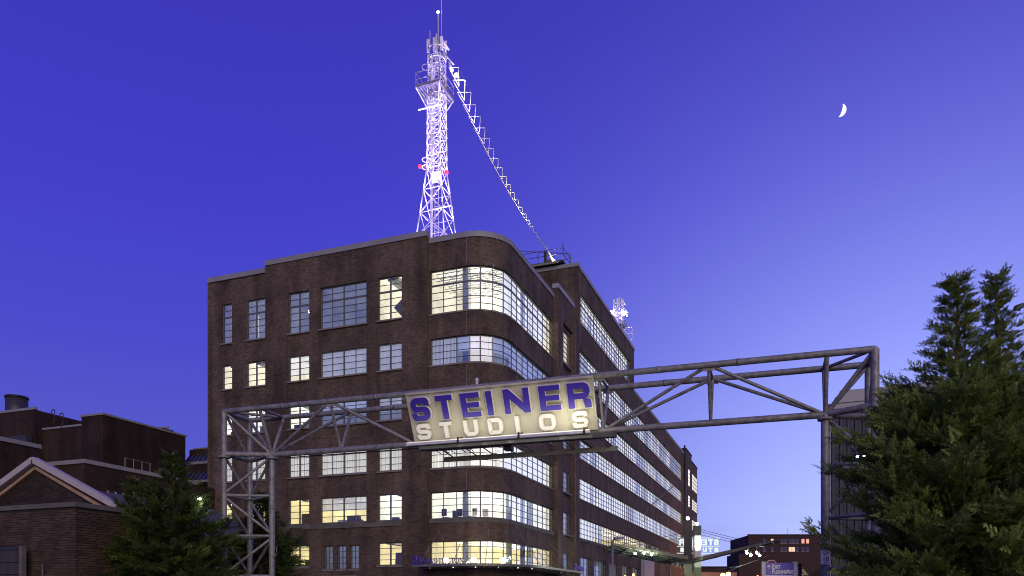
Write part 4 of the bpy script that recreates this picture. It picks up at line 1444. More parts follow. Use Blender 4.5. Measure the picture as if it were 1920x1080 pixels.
for q in (.8, 1.1, 1.3, 1.7, 2.0):
    b = MB(); pts = [LT(q + .1 * math.sin(k), -.3 + k * .1, 6.36 - .05 * math.sin(k * 1.3)) for k in range(7)]
    b.path(pts, .015, 5); b.build('cable', 'black_metal', gw_)
b = MB(); b.box(-.12, .12, -.12, .12, -.1, .1); o = b.build('junction_box', 'black_metal', gw_); o.location = LT(3.35, -.1, 6.28)
b = MB(); b.sphere((0, 0, 0), .06); b.tube((0, 0, -.16), (0, 0, 0), .05, .03); o = b.build('floodlight', 'white_metal', None, label='small round pale sensor on top of the cream sign board', cat='sensor')
o.location = es * SO + ep * PO + (ep * (pf_)) + es * (-8.35 - SO) + Vector((0, 0, 8.22))
# security light on the right tower
sl = empty('security_light', gate.matrix_basis @ G(sE - .35, -.85, 5.28), GA, label='small twin lamp under a blue hood on the right gate tower', cat='lamp')
b = MB(); b.box(-.16, .16, -.08, .08, .02, .10); b.build('hood', 'sign_violet', sl)
for q in (-.07, .07):
    b = MB(); b.sphere((q, -.06, 0), .035); b.build('bulb', 'lamp_white', sl)
# speed limit sign on the right post
sp = empty('speed_limit_sign', gate.matrix_basis @ G(sD, -.16, 2.62), GA + .0, label='small white speed limit 10 sign on the inner right gate post', cat='sign')
b = MB(); b.box(-.125, .125, -.008, .008, 0, .37); b.build('plate', 'sign_white', sp)
b = MB(); b.box(-.118, .118, -.0095, -.0085, .007, .012); b.box(-.118, .118, -.0095, -.0085, .358, .363); b.box(-.118, -.113, -.0095, -.0085, .013, .357); b.box(.113, .118, -.0095, -.0085, .013, .357); b.build('border', 'black_metal', sp)
for s_, z_, sz in (('SPEED', .295, .065), ('LIMIT', .235, .065), ('10', .085, .17), ('MPH', .035, .05)):
    text_obj('lettering', s_, sz, .001, 'black_metal', sp, frame_mat((0, -.011, z_), (1, 0, 0), (0, 0, 1)), offset=.003 if sz > .1 else .001)


# ------------------------------------------------------------------ conifers
def spray_template():
    T = []
    for i in range(9):
        x = .06 + i * .105
        ln = .40 * (1 - i / 10.5)
        for sgn in (-1, 1):
            xx = x + (0.05 if sgn > 0 else 0)
            a = math.radians(38)
            d = Vector((math.cos(a), sgn * math.sin(a), 0)); n_ = Vector((-d.y, d.x, 0))
            p = Vector((xx, 0, 0))
            z = .05 * (i % 3 - 1)
            w = .030
            T.append([p, p + d * ln * .55 - n_ * w + Vector((0, 0, z)), p + d * ln + Vector((0, 0, z * 1.5 - .02))])
            T.append([p, p + d * ln + Vector((0, 0, z * 1.5 - .02)), p + d * ln * .55 + n_ * w + Vector((0, 0, z))])
            if i < 6:
                q = p + d * ln * .45
                for s2 in (-1, 1):
                    a2 = math.atan2(d.y, d.x) + s2 * .6
                    d2 = Vector((math.cos(a2), math.sin(a2), 0)) * ln * .42
                    n2 = Vector((-d2.y, d2.x, 0)) * .28
                    T.append([q, q + d2 * .5 - n2 + Vector((0, 0, z)), q + d2 * .5 + n2 + Vector((0, 0, z))])
                    T.append([q + d2 * .5 - n2 + Vector((0, 0, z)), q + d2 + Vector((0, 0, z * 1.4)), q + d2 * .5 + n2 + Vector((0, 0, z))])
    T.append([Vector((.7, -.03, 0)), Vector((1.12, 0, -.02)), Vector((.7, .03, 0))])
    return np.array([[list(v) for v in t_] for t_ in T])


SPR = spray_template()


def conifer(name, base, height, prof, n_lim, spray, label, seed, lean=(0, 0), dens=1.0, zmin=0.5, tone0=.0, leaders=None):
    """prof: list of (height, radius)"""
    r_ = np.random.default_rng(seed)
    root = empty(name, base, label=label, cat='conifer tree')
    pz = [p[0] for p in prof]; pr = [p[1] for p in prof]
    top = Vector((lean[0], lean[1], height))
    bt = MB()
    NS = 10
    axis = lambda z: Vector((lean[0] * (z / height) ** 1.5 + .04 * math.sin(z * 1.7 + seed), lean[1] * (z / height) ** 1.5 + .04 * math.cos(z * 1.3), z))
    zs = np.linspace(0, height, 16)
    for a, c in zip(zs[:-1], zs[1:]):
        bt.tube(axis(a), axis(c), .13 * (1 - a / height) ** .8 + .010, .13 * (1 - c / height) ** .8 + .010, n=7, caps=False)
    bt.build('trunk', 'bark', root)
    bb = MB()
    O, D, U, Sz, Tn = [], [], [], [], []
    gold = 2.39996
    for k in range(n_lim):
        z = zmin + (height - zmin - .03) * ((k + .5) / n_lim) ** .95
        Rz = max(.04, float(np.interp(z, pz, pr)) - .16)
        az = k * gold + r_.normal(0, .35)
        Lb = max(.08, Rz * r_.choice([.5, .72, .88, 1.0, 1.1, 1.3], p=[.12, .22, .25, .23, .12, .06]))
        el = math.radians(r_.uniform(20, 48)) if z < height * .85 else math.radians(r_.uniform(35, 62))
        z0 = max(.1, z - Lb * math.tan(el) * .75)
        p0 = axis(z0)
        hd = Vector((math.cos(az), math.sin(az), 0))
        sdv = Vector((-hd.y, hd.x, 0))
        nseg = max(3, int(Lb / .18))
        pts = []
        for q in range(nseg + 1):
            u = q / nseg
            pts.append(p0 + hd * Lb * u + Vector((0, 0, Lb * math.tan(el) * (u - .28 * u * u))) + sdv * .06 * math.sin(3 * u + k))
        for q in range(nseg):
            if Lb > .3: bb.tube(pts[q], pts[q + 1], .022 * (1 - q / nseg) + .004, .022 * (1 - (q + 1) / nseg) + .004, n=4, caps=False)
        shade = r_.uniform(.0, .35)
        for q in range(1, nseg + 1):
            u = q / nseg
            if u < .22 and Lb > .6: continue
            t_ = (pts[q] - pts[q - 1]).normalized()
            nsec = 3 if Lb > .5 else 2
            for w in range(int(nsec * dens + r_.random())):
                side = r_.choice([-1, 1])
                L2 = (.20 + .34 * (1 - u)) * min(1.0, Lb * .85) * r_.uniform(.7, 1.25)
                ang = r_.uniform(.35, 1.0)
                up = r_.uniform(-.05, .65)
                d = (t_ * math.cos(ang) + sdv * side * math.sin(ang) + Vector((0, 0, up))).normalized()
                m_ = max(1, int(L2 / (spray * .45)))
                for e in range(m_ + 1):
                    o = pts[q] + d * L2 * e / max(1, m_)
                    dd = (d + Vector(r_.normal(0, .25, 3)) + t_ * .25).normalized()
                    O.append(o); D.append(dd)
                    U.append(Vector(r_.normal(0, .45, 3)) + Vector((0, 0, 1)))
                    Sz.append(spray * r_.choice([.55, .8, 1.0, 1.25, 1.55], p=[.2, .25, .3, .17, .08]) * (.40 + .60 * min(1, Lb)))
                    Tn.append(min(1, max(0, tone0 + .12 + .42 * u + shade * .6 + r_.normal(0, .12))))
        # tip plume
        for w in range(3):
            dd = ((pts[-1] - pts[-2]).normalized() + Vector(r_.normal(0, .22, 3))).normalized()
            O.append(pts[-1]); D.append(dd); U.append(Vector((0, 0, 1)) + Vector(r_.normal(0, .4, 3))); Sz.append(spray * r_.uniform(.8, 1.3)); Tn.append(min(1, tone0 + .55 + r_.normal(0, .15)))
    for w in range(8):      # leader tip
        z = height - w * .07
        O.append(axis(z)); a = w * 2.1
        D.append(Vector((math.cos(a) * .5, math.sin(a) * .5, 1)).normalized()); U.append(Vector((math.cos(a), math.sin(a), 0))); Sz.append(spray * (.5 + .06 * w)); Tn.append(.9)
    bb.build('branches', 'bark', root)
    O = np.array([list(v) for v in O]); D = np.array([list(v) for v in D]); U = np.array([list(v) for v in U]); Sz = np.array(Sz); Tn = np.array(Tn)
    Sd = np.cross(U, D); Sd /= np.linalg.norm(Sd, axis=1, keepdims=True) + 1e-9
    Nn = np.cross(D, Sd)
    T = SPR.reshape(-1, 3)
    V = O[:, None, :] + Sz[:, None, None] * (T[None, :, 0:1] * D[:, None, :] + T[None, :, 1:2] * Sd[:, None, :] + T[None, :, 2:3] * Nn[:, None, :])
    # droop of tips
    V[:, :, 2] -= (T[None, :, 0] ** 2) * Sz[:, None] * .12
    nv = V.shape[0] * V.shape[1]
    me = bpy.data.meshes.new('crown')
    me.vertices.add(nv); me.vertices.foreach_set('co', V.reshape(-1).astype(np.float32))
    nf = nv // 3
    me.loops.add(nv); me.loops.foreach_set('vertex_index', np.arange(nv, dtype=np.int32))
    me.polygons.add(nf); me.polygons.foreach_set('loop_start', np.arange(0, nv, 3, dtype=np.int32)); me.polygons.foreach_set('loop_total', np.full(nf, 3, dtype=np.int32))
    at2 = me.attributes.new('tone', 'FLOAT', 'POINT')
    at2.data.foreach_set('value', np.repeat(Tn, V.shape[1]).astype(np.float32))
    me.update()
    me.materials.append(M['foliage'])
    o = bpy.data.objects.new('crown', me); C.objects.link(o); o.parent = root
    print('TREE', name, V.shape[0], 'sprays', nf, 'tris')
    return root


R14 = [(0, 1.5), (1.5, 1.8), (3.0, 1.95), (4.2, 1.95), (4.9, 1.55), (5.6, 1.20), (5.95, .72), (6.3, .50), (6.8, .40), (7.2, .29), (7.5, .12)]
conifer('conifer_tree', at(8.02, 14.0), 7.50, R14, 300, .25, 'tall feathery evergreen at the right whose leader is the left of the twin tops', 3, dens=1.6, tone0=.16)  # tone raised so leaf colour carries the light on the right trees
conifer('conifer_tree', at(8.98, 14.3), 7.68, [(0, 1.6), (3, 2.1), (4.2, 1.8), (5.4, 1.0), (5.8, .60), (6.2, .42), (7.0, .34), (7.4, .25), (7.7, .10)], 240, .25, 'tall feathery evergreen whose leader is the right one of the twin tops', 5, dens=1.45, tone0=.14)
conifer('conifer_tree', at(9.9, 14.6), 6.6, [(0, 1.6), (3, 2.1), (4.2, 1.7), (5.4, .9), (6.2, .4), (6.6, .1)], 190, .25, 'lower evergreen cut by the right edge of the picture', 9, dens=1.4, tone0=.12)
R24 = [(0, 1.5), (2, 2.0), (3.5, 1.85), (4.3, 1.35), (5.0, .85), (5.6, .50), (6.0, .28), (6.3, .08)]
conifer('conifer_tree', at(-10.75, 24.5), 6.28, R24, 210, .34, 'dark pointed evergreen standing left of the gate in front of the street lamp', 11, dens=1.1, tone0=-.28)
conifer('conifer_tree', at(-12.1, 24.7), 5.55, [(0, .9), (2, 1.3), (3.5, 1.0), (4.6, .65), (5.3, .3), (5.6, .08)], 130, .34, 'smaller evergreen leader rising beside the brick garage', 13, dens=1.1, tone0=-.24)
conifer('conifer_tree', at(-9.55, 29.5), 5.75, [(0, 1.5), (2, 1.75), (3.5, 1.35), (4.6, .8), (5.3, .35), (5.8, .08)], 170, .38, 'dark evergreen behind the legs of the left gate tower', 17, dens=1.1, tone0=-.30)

# ------------------------------------------------------------------ brick garage with gable, far left
gx, gy = at(-12.75, 22.6).x, at(-12.75, 22.6).y     # near corner
gar = empty('brick_garage', (gx, gy, 0), 0.0, label='low brown brick garage with stone coping in the lower left corner', cat='building')
GWt = 4.56
b = MB()
b.box(-9, -.012, .012, 4.4, 0, GWt - .14); b.build('wall', 'mortar', gar)
b = MB(); b.box(-9.05, .05, -.05, .3, GWt - .14, GWt); b.box(-.25, .05, .3, 4.45, GWt - .14, GWt); b.build('coping', 'lintel_stone', gar)
b = MB(); b.box(-8.9, -.3, .32, 4.3, GWt - .13, GWt - .1); b.build('roof', 'roof_felt', gar)
un = {}
specs = []
bh = .075
for c_ in range(int((GWt - .16) / bh)):
    z = c_ * bh + .002
    off = .107 * (c_ % 2)
    x = -9 + off
    while x < -.02:
        x1 = min(x + .205, -.001)
        if x1 - x > .05:
            if not (-9 < x < -2.75 + 0 and z < 3.35): specs.append((z > 1.9 and x > -3.8 and not (x + gx < -99), x, x1, z, 0))
        x += .215
    y = off * .5
    while y < 4.3:
        specs.append((z > 1.9, y, min(y + .205, 4.35), z, 1))
        y += .215
specs.sort(key=lambda q: (not q[0], -q[3]))
rest = {}
k = 0
for vis, a, c, z, f in specs:
    p = random.uniform(0, .006); mname = 'brick_piece' if random.random() < .68 else 'brick_piece_dark'
    if f == 0: cen = ((a + c) / 2, -.004 + .012 - p + .012, z + .031); scl = (c - a, .03, .058)
    else: cen = (.0 - .008 + p, (a + c) / 2 + .03, z + .031); scl = (.03, c - a, .058)
    if vis and k < 299:
        o = bpy.data.objects.new('brick', unit_box(mname)); C.objects.link(o); o.parent = gar; o.location = cen; o.scale = scl; k += 1
    else:
        rest.setdefault(mname, []).append((cen, scl))
for mname, lst in rest.items():
    b = MB()
    for cen, scl in lst:
        b.box(cen[0] - scl[0] / 2, cen[0] + scl[0] / 2, cen[1] - scl[1] / 2, cen[1] + scl[1] / 2, cen[2] - scl[2] / 2, cen[2] + scl[2] / 2)
    b.build('brick', mname, gar, kind='stuff')
b = MB(); b.box(-9, -2.0, -.08, .0, 0, 3.32); 
# boarded opening with posts in the lower left
bd = empty('boarded_opening', (gx - 1.75, gy - .35, 0), label='dark boarded opening with a pale grey post in front of the garage wall', cat='shutter')
for i in range(8):
    b = MB(); b.box(-3.4, -.02, 0, .05, .30 + i * .36, .645 + i * .36); b.build('board', 'wood_dark', bd)
b = MB(); b.box(-.02, .10, -.06, .08, 0, 3.28); b.build('post', 'lintel_stone', bd)
b = MB(); b.box(-3.4, -.02, .0, .07, 3.19, 3.27); b.build('rail', 'dark_metal', bd)
b = MB(); b.tube((.12, 1.3, 3.05), (.02, 1.3, 3.05), .05, n=8); b.sphere((.2, 1.3, 3.0), .14); b.build('wall_lamp', 'dark_metal', gar)
b = MB(); b.path([(-1.25, -.06, 0), (-1.25, -.06, 2.75)], .03, 6); b.build('downpipe', 'mid_metal', gar)
b = MB(); b.path([(.06, 2.2, GWt - .2), (.06, 2.2, 0)], .05, 6); b.build('downpipe', 'mid_metal', gar)
# gabled shed behind
gb = empty('gabled_shed', (at(-16.3, 26.6).x, at(-16.3, 26.6).y, 0), 0, label='brick gable end with white painted raking boards behind the garage', cat='building')
hw, ez, pz = 3.3, 4.85, 6.50
b = MB()
b.v = [(-hw, 0, 0), (hw, 0, 0), (hw, 0, ez), (0, 0, pz - .1), (-hw, 0, ez), (-hw, .5, 0), (hw, .5, 0), (hw, .5, ez), (0, .5, pz - .1), (-hw, .5, ez)]
b.f = [(0, 1, 2, 3, 4), (1, 6, 7, 2), (5, 0, 4, 9), (9, 8, 7, 6, 5)]
b.mi = [0] * 4; b.smooth = [False] * 4
b.build('wall', 'brick_dark', gb)
for sgn in (-1, 1):
    b = MB(); b.bar((0, -.12, pz), (sgn * (hw + .5), -.12, ez - .12), .22, .20, up=(0, 0, 1)); b.build('raking_board', 'white_paint', gb)
    b = MB(); b.bar((0, -.05, pz - .26), (sgn * (hw + .3), -.05, ez - .36), .12, .10, up=(0, 0, 1)); b.build('bed_mould', 'tan_paint', gb)
    b = MB(); b.bar((0, 4.5, pz - .75), (sgn * (hw + .3), 4.5, ez - .85), 7.9, .08, up=(0, 0, 1)); b.build('roof', 'roof_felt', gb)

# ------------------------------------------------------------------ dark brick works behind, left
wk = empty('brick_works', (-64, 56, 0), label='dark stepped brick works building in the left background with flat roofs', cat='building')
b = MB()
b.box(-66.3, -63.5, 56.2, 66.9, 0, 19.85); b.box(-73, -66.3, 56.9, 66, 0, 19.2)
b.box(-90, -72.4, 56.0, 70, 0, 21.1)
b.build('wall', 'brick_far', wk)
b = MB()
b.box(-66.4, -63.4, 56.1, 56.35, 19.852, 20.05); b.box(-63.65, -63.4, 56.352, 67, 19.852, 20.05)
b.box(-73, -66.42, 56.8, 57.1, 19.202, 19.4); b.box(-90, -72.3, 55.9, 56.2, 21.102, 21.35)
b.build('coping', 'coping', wk)
b = MB(); b.box(-66.4, -63.7, 56.4, 66.9, 19.86, 19.9); b.box(-72.3, -66.5, 57.1, 66, 19.21, 19.3); b.build('roof', 'roof_felt', wk)
settle(wk)
w2 = empty('brick_works', (-50, 45, 0), label='lower dark brick wing with a pale coping behind the gabled shed', cat='building')
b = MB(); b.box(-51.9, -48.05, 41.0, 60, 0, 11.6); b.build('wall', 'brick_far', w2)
b = MB(); b.box(-52.0, -47.95, 40.9, 41.2, 11.602, 11.9); b.box(-48.3, -47.95, 41.202, 52, 11.602, 11.9); b.build('coping', 'coping', w2)
b = MB(); b.box(-51.9, -48.31, 41.21, 59.9, 11.61, 11.65); b.build('roof', 'roof_felt', w2)
w = empty('window'); w.parent = w2
b = MB(); b.box(-48.045, -48.02, 42.9, 45.0, 8.3, 9.9); b.build('pane', 'dark_glass', w)
b = MB()
for y_ in (42.9, 43.6, 44.3, 45.0): b.box(-48.018, -47.96, y_ - .05, y_ + .05, 8.3, 9.9)
b.build('frame', 'trim_pale', w)
b = MB(); b.box(-48.3, -47.9, 48.1, 48.8, 11.91, 12.4); b.build('roof_hatch', 'trim_pale', w2)
settle(w2)
w3 = empty('brick_works', (-60, 38, 0), label='brick wing with long pale coping at the left edge of the picture', cat='building')
b = MB(); b.box(-70, -52.3, 30, 40.85, 0, 12.9); b.build('wall', 'brick_far', w3)
b = MB(); b.box(-52.55, -52.2, 30, 40.9, 12.902, 13.2); b.build('coping', 'coping', w3)
settle(w3)
b = MB(); b.box(-80, -72.6, 55.2, 55.8, 13.0, 18.4)
b.build('plant_screen', 'corrugated', None, label='dark louvred plant screen in front of the dark brick works', cat='screen')
# chimney drum, skylights, vent pipes
p = at(-54.4, 85)
o_ = empty('roof_vent_drum', (p.x, p.y, 18.5), label='squat dark round vent drum on the far left roof', cat='roof vent')
b = MB(); b.tube((0, 0, -2), (0, 0, .95), 1.1, n=20); b.build('body', 'dark_metal', o_)
b = MB(); b.tube((0, 0, .951), (0, 0, 1.15), 1.17, n=20); b.build('cap', 'black_metal', o_)
o_.location.z = 23.1
def skylight(x0, x1, y, z0, z1, dy, lb):
    t_ = empty('skylight', (x0, y, z0), label=lb, cat='skylight')
    W_ = x1 - x0
    b = MB(); b.quad((0, 0, 0), (W_, 0, 0), (W_, dy, z1 - z0), (0, dy, z1 - z0)); b.build('glazing', 'dark_glass', t_)
    for q in np.linspace(0, W_, max(4, int(W_ / .55))):
        b = MB(); b.bar((q, -.03, 0.03), (q, dy - .03, z1 - z0 + .03), .06, .06); b.build('bar', 'mid_metal', t_)
    for z, yy in ((0, 0), (z1 - z0, dy)):
        b = MB(); b.bar((-.1, yy - .05, z), (W_ + .1, yy - .05, z), .14, .22); b.build('rail', 'coping', t_)
    b = MB(); b.box(0, W_, dy * .5, dy + .8, -4, z1 - z0 - .2); b.build('side', 'brick_far', t_)
    return t_
skylight(-65.2, -55.0, 68.5, 17.3, 19.2, 1.6, 'upper slanted skylight beside the brick studio building')
skylight(-60.3, -53.5, 62.5, 14.0, 16.2, 2.0, 'lower slanted skylight beside the brick studio building')
skylight(-75.0, -66.6, 66.2, 19.6, 21.3, 1.4, 'slanted rooftop skylight behind the vent drum')
for i, (ac, dp, z) in enumerate(((-39.2, 66.0, 16.6), (-38.5, 66.0, 16.3))):
    p = at(ac, dp)
    t_ = empty('gooseneck_vent', (p.x, p.y, z), label=('left' if i == 0 else 'right') + ' thin curled vent pipe on the roof of the dark brick works', cat='vent pipe')
    b = MB(); pts = [(0, 0, 0), (0.3, 0, .9)] + [(.1 + .2 * math.cos(a), 0, 1.3 + .22 * math.sin(a)) for a in np.linspace(-.5, 4.2, 12)]
    b.path(pts, .04, 6); b.build('pipe', 'dark_metal', t_)
p = at(-26.9, 57.5)
t_ = empty('roof_rail', (-48.15, 45.6, 11.9), label='short dark rail on the coping of the lower brick wing', cat='rail')
for q in range(4): tube_obj('rail_post', (0, q * .8 - 1, 0), (0, q * .8 - 1, .75), .04, 'mid_metal', t_, 6)
tube_obj('rail', (0, -1, .7), (0, 1.4, .7), .03, 'mid_metal', t_, 6)

# lit street lamp behind the left tree
def street_lamp(p, h, rz, label, lit, arm=.9, r_=.07, em='lamp_white', k=1.0):
    t_ = empty('street_lamp', p, rz, label=label, cat='street lamp')
    b = MB(); b.tube((0, 0, 0), (0, 0, h), r_ * 1.3, r_ * .8, n=10); b.build('pole', 'galvanised_dull', t_)
    b = MB(); b.tube((0, 0, h - .05), (arm, 0, h + .12), r_ * .6, n=8); b.build('arm', 'galvanised_dull', t_)
    b = MB(); b.hexa([(arm + x * k, y * k, h + z * k) for x, y, z in ((-.1, -.13, .05), (.5, -.15, .12), (.5, .15, .12), (-.1, .13, .05), (-.1, -.10, .2), (.5, -.1, .24), (.5, .1, .24), (-.1, .1, .2))])
    b.build('head', 'galvanised_dull', t_)
    b = MB(); b.box(arm, arm + .4 * k, -.1 * k, .1 * k, h + .02 * k, h + .06 * k); b.build('lens', em if lit else 'sign_grey', t_)
    if lit: light('POINT', 'lamp_light', (arm + .2, 0, h - .15), 7, (.95, 1, .96), t_, size=.15)
    return t_
p = at(-10.25, 24.9); street_lamp(p, 4.86, YAW - 0.9, 'street lamp with a bright white head shining beside the pointed evergreen', True, arm=.55, r_=.035, k=.45)
p = at(5.85, 45); street_lamp(p, 5.25, YAW + .3, 'tall unlit grey street lamp before the long window bands of the studio building', False, arm=.2)
p = at(15.3, 75); street_lamp(p, 5.4, YAW + .3, 'smaller unlit street lamp beyond the canopy wing', False, arm=.2)

# flag bracket on the long facade
fb = empty('flag_bracket', (XR, 108.3, 14.0), label='slanted steel bracket pole sticking out of the long brick facade', cat='bracket')
b = MB(); b.path([(0.05, 0, -1.0), (0.12, 0, 0.1), (.5, .5, 1.0), (3.6, 3.4, 4.4)], .07, 8); b.build('pole', 'mid_metal', fb)
b = MB(); b.box(0, .1, -.15, .15, -1.2, -.8); b.build('plate', 'mid_metal', fb)

# ------------------------------------------------------------------ canopy gateway down the street
cg = empty('street_canopy', at(16.2, 70), YAW, label='V-shaped steel canopy on two tall columns across the street beyond the gate', cat='canopy')
# local: x across, y ahead
def col(x, y, h, w, mats, upper):
    b = MB(); b.box(x - w / 2, x + w / 2, y - w / 2, y + w / 2, 0, h * .56); b.build('column', 'olive_metal', cg)
    b = MB(); b.box(x - w / 2 + .02, x + w / 2 - .02, y - w / 2 + .02, y + w / 2 - .02, h * .56 + .003, h - .9); b.build('column_shaft', mats, cg)
    b = MB(); b.box(x - w / 2, x + w / 2, y - w / 2, y + w / 2, h - .897, h); b.build('column_head', upper, cg)
    b = MB(); b.sphere((x, y, h + .18), .15); b.build('lamp', 'lamp_cool', cg)
    light('POINT', 'lamp_light', (x, y, h + .6), 120, (.5, .5, 1), cg, size=.2)
col(-.30, 0, 9.1, .62, 'dark_metal', 'dark_metal'); col(.78, 1.0, 8.7, .62, 'sign_white', 'dark_metal')
light('SPOT', 'column_uplight', (.78, .0, 6.2), 260, (.85, 1, .8), cg, target=(.78, 1.0, 7.6), size=.15, angle=70, blend=.5)
def wing(x0, x1, z0, z1, y0, y1, ribs):
    w_ = empty('wing'); w_.parent = cg
    b = MB(); b.hexa([(x0, y0, z0), (x1, y0, z1), (x1, y1, z1), (x0, y1, z0), (x0, y0, z0 + .34), (x1, y0, z1 + .16), (x1, y1, z1 + .16), (x0, y1, z0 + .34)]); b.build('soffit', 'olive_metal', w_)
    for q in ribs:
        x = x0 + (x1 - x0) * q; z = z0 + (z1 - z0) * q
        b = MB(); b.box(x - .06, x + .06, y0 + .1, y1 - .1, z - .12, z - .003); b.build('rib', 'dark_metal', w_)
    for yy in np.linspace(y0 + .2, y1 - .2, 4):
        b = MB(); b.bar((x0, yy, z0 - .06), (x1, yy, z1 - .06), .08, .10); b.build('purlin', 'dark_metal', w_)
    return w_
wing(.3, 6.9, 5.35, 7.0, -3.0, 6.0, (.2, .4, .6, .8))
wing(-.6, -7.2, 5.45, 6.75, -1.5, 6.0, (.2, .4, .6, .8))
def canopy_lamp(x, y, z, lb):
    p = cg.location + RIGHT * x + FWD * y
    t_ = empty('canopy_lamp', (p.x, p.y, z), label=lb, cat='lamp', group='white lamps hung under the street canopy')
    b = MB(); b.tube((0, 0, .08), (0, 0, .35), .03, n=6); b.build('stem', 'dark_metal', t_)
    b = MB(); b.sphere((0, 0, 0), .11); b.build('globe', 'lamp_white', t_)
    light('POINT', 'globe_light', (0, -.05, -.28), 220, (.85, 1, .8), t_, size=.15)
for x, y, z, lb in ((4.55, -1.6, 6.05, 'leftmost white lamp under the right wing of the street canopy'), (4.85, -1.8, 5.85, 'lower left white lamp under the right wing of the canopy'),
                (5.42, -1.6, 6.05, 'upper right white lamp under the right wing of the canopy'), (5.62, -1.8, 5.82, 'rightmost and brightest white lamp under the right wing'),
                (-5.3, -1.5, 6.0, 'leftmost white lamp under the left wing of the canopy'), (-4.5, -1.5, 6.05, 'middle white lamp under the left wing of the canopy'), (-3.85, -1.5, 5.9, 'dimmer right lamp under the left wing of the canopy')):
    canopy_lamp(x, y, z, lb)
for p0, p1 in (((1.0, 1, 8.4), (6.2, 0, 6.9)), ((1.0, 1, 8.2), (5.9, 1, 6.9)), ((1.0, 1, 7.9), (5.4, 0, 6.7)), ((-.3, 0, 8.0), (-6.2, 0, 6.9)), ((-.3, 0, 7.6), (-5.2, 0, 6.8)), ((7.0, 0, 5.9), (.9, 0, 3.6)), ((4.6, 0, 5.0), (.9, 0, 4.4))):
    tube_obj('stay_cable', p0, p1, .02, 'wire', cg, 5)
# see-through sign with reversed lettering between the columns
rs = empty('glass_sign', at(18.2, 75.5), YAW, label='clear glass sign seen from behind with glowing reversed white letters', cat='sign')
b = MB(); b.box(-2.05, 2.05, 0, .03, 6.50, 7.92); b.build('panel', 'glass', rs)
for z in (6.45, 7.13, 7.93):
    b = MB(); b.box(-2.1, 2.1, -.04, .07, z, z + .06); b.build('rail', 'lit_letter', rs)
lx_ = [1.98, 1.40, .82, .30, -.02, -.72, -1.36]; lw_ = [.5, .46, .46, .17, .60, .52, .54]
for c_, x_, w_ in zip('STEINER', lx_, lw_):
    b = MB(); letter(b, c_, w_, .58, .17, 0, .05); o = b.build('letter', 'lit_letter', rs); o.matrix_local = frame_mat((x_, -.06, 7.25), (-1, 0, 0), (0, 0, 1))
for c_, x_, w_ in zip('STUDIOS', [1.95, 1.36, .80, .25, -.30, -.72, -1.36], [.42, .4, .4, .42, .15, .44, .44]):
    b = MB(); letter(b, c_, w_, .42, .13, 0, .05); o = b.build('letter', 'lit_letter', rs); o.matrix_local = frame_mat((x_, -.06, 6.60), (-1, 0, 0), (0, 0, 1))

# ------------------------------------------------------------------ corrugated warehouse on the right
wp = at(15.62, 37.9)
wh = empty('metal_warehouse', (wp.x, wp.y, 0), -0.02, label='grey corrugated metal warehouse behind the right gate tower', cat='building')
Hh = 11.95
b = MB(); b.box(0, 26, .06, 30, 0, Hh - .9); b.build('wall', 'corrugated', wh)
x = 0.0; i = 0
rest = MB()
while x < 26:
    if i < 60:
        b = MB(); b.prism([(x + .02, .058), (x + .06, -.02), (x + .20, -.02), (x + .24, .058)], 0, Hh - .86); b.build('rib_sheet', 'corrugated', wh)
    else: rest.prism([(x + .02, .058), (x + .06, -.02), (x + .20, -.02), (x + .24, .058)], 0, Hh - .86)
    x += .34; i += 1
rest.build('rib_sheet', 'corrugated', wh, kind='stuff')
for i, (z0, z1, pr) in enumerate(((Hh - .86, Hh - .60, .05), (Hh - .598, Hh - .30, .12), (Hh - .298, Hh, .07))):
    x = -.05 + .25 * (2 - i) * -0.0 + (.0 if i < 1 else .22 * (i))
    while x < 26:
        b = MB(); b.box(x, x + 3.0 - .02, -pr, .25, z0, z1); b.build('parapet_panel', 'trim_pale', wh); x += 3.0
b = MB(); b.box(-.08, .0, -.04, .10, 0, Hh - .87); b.build('corner_trim', 'trim_pale', wh)
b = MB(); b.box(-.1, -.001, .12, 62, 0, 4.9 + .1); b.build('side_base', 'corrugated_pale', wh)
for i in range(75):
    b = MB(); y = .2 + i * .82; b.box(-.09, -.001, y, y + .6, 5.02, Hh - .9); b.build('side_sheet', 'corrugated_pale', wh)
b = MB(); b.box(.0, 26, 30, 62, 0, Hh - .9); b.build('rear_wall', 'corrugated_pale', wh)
b = MB(); b.box(-.2, .0, .10, 62, Hh - .87, Hh - .55); b.build('eaves_trim', 'cornice', wh)
b = MB(); b.box(0.01, 25.9, .26, 61.9, Hh - .85, Hh - .6); b.build('roof', 'roof_felt', wh)
for i in range(5):
    b = MB(); y = 3 + i * 4; b.box(-.25, -.11, y, y + .2, 5.9 - .35 * i, 6.15 - .35 * i); b.build('wall_fixture', 'black_metal', wh)

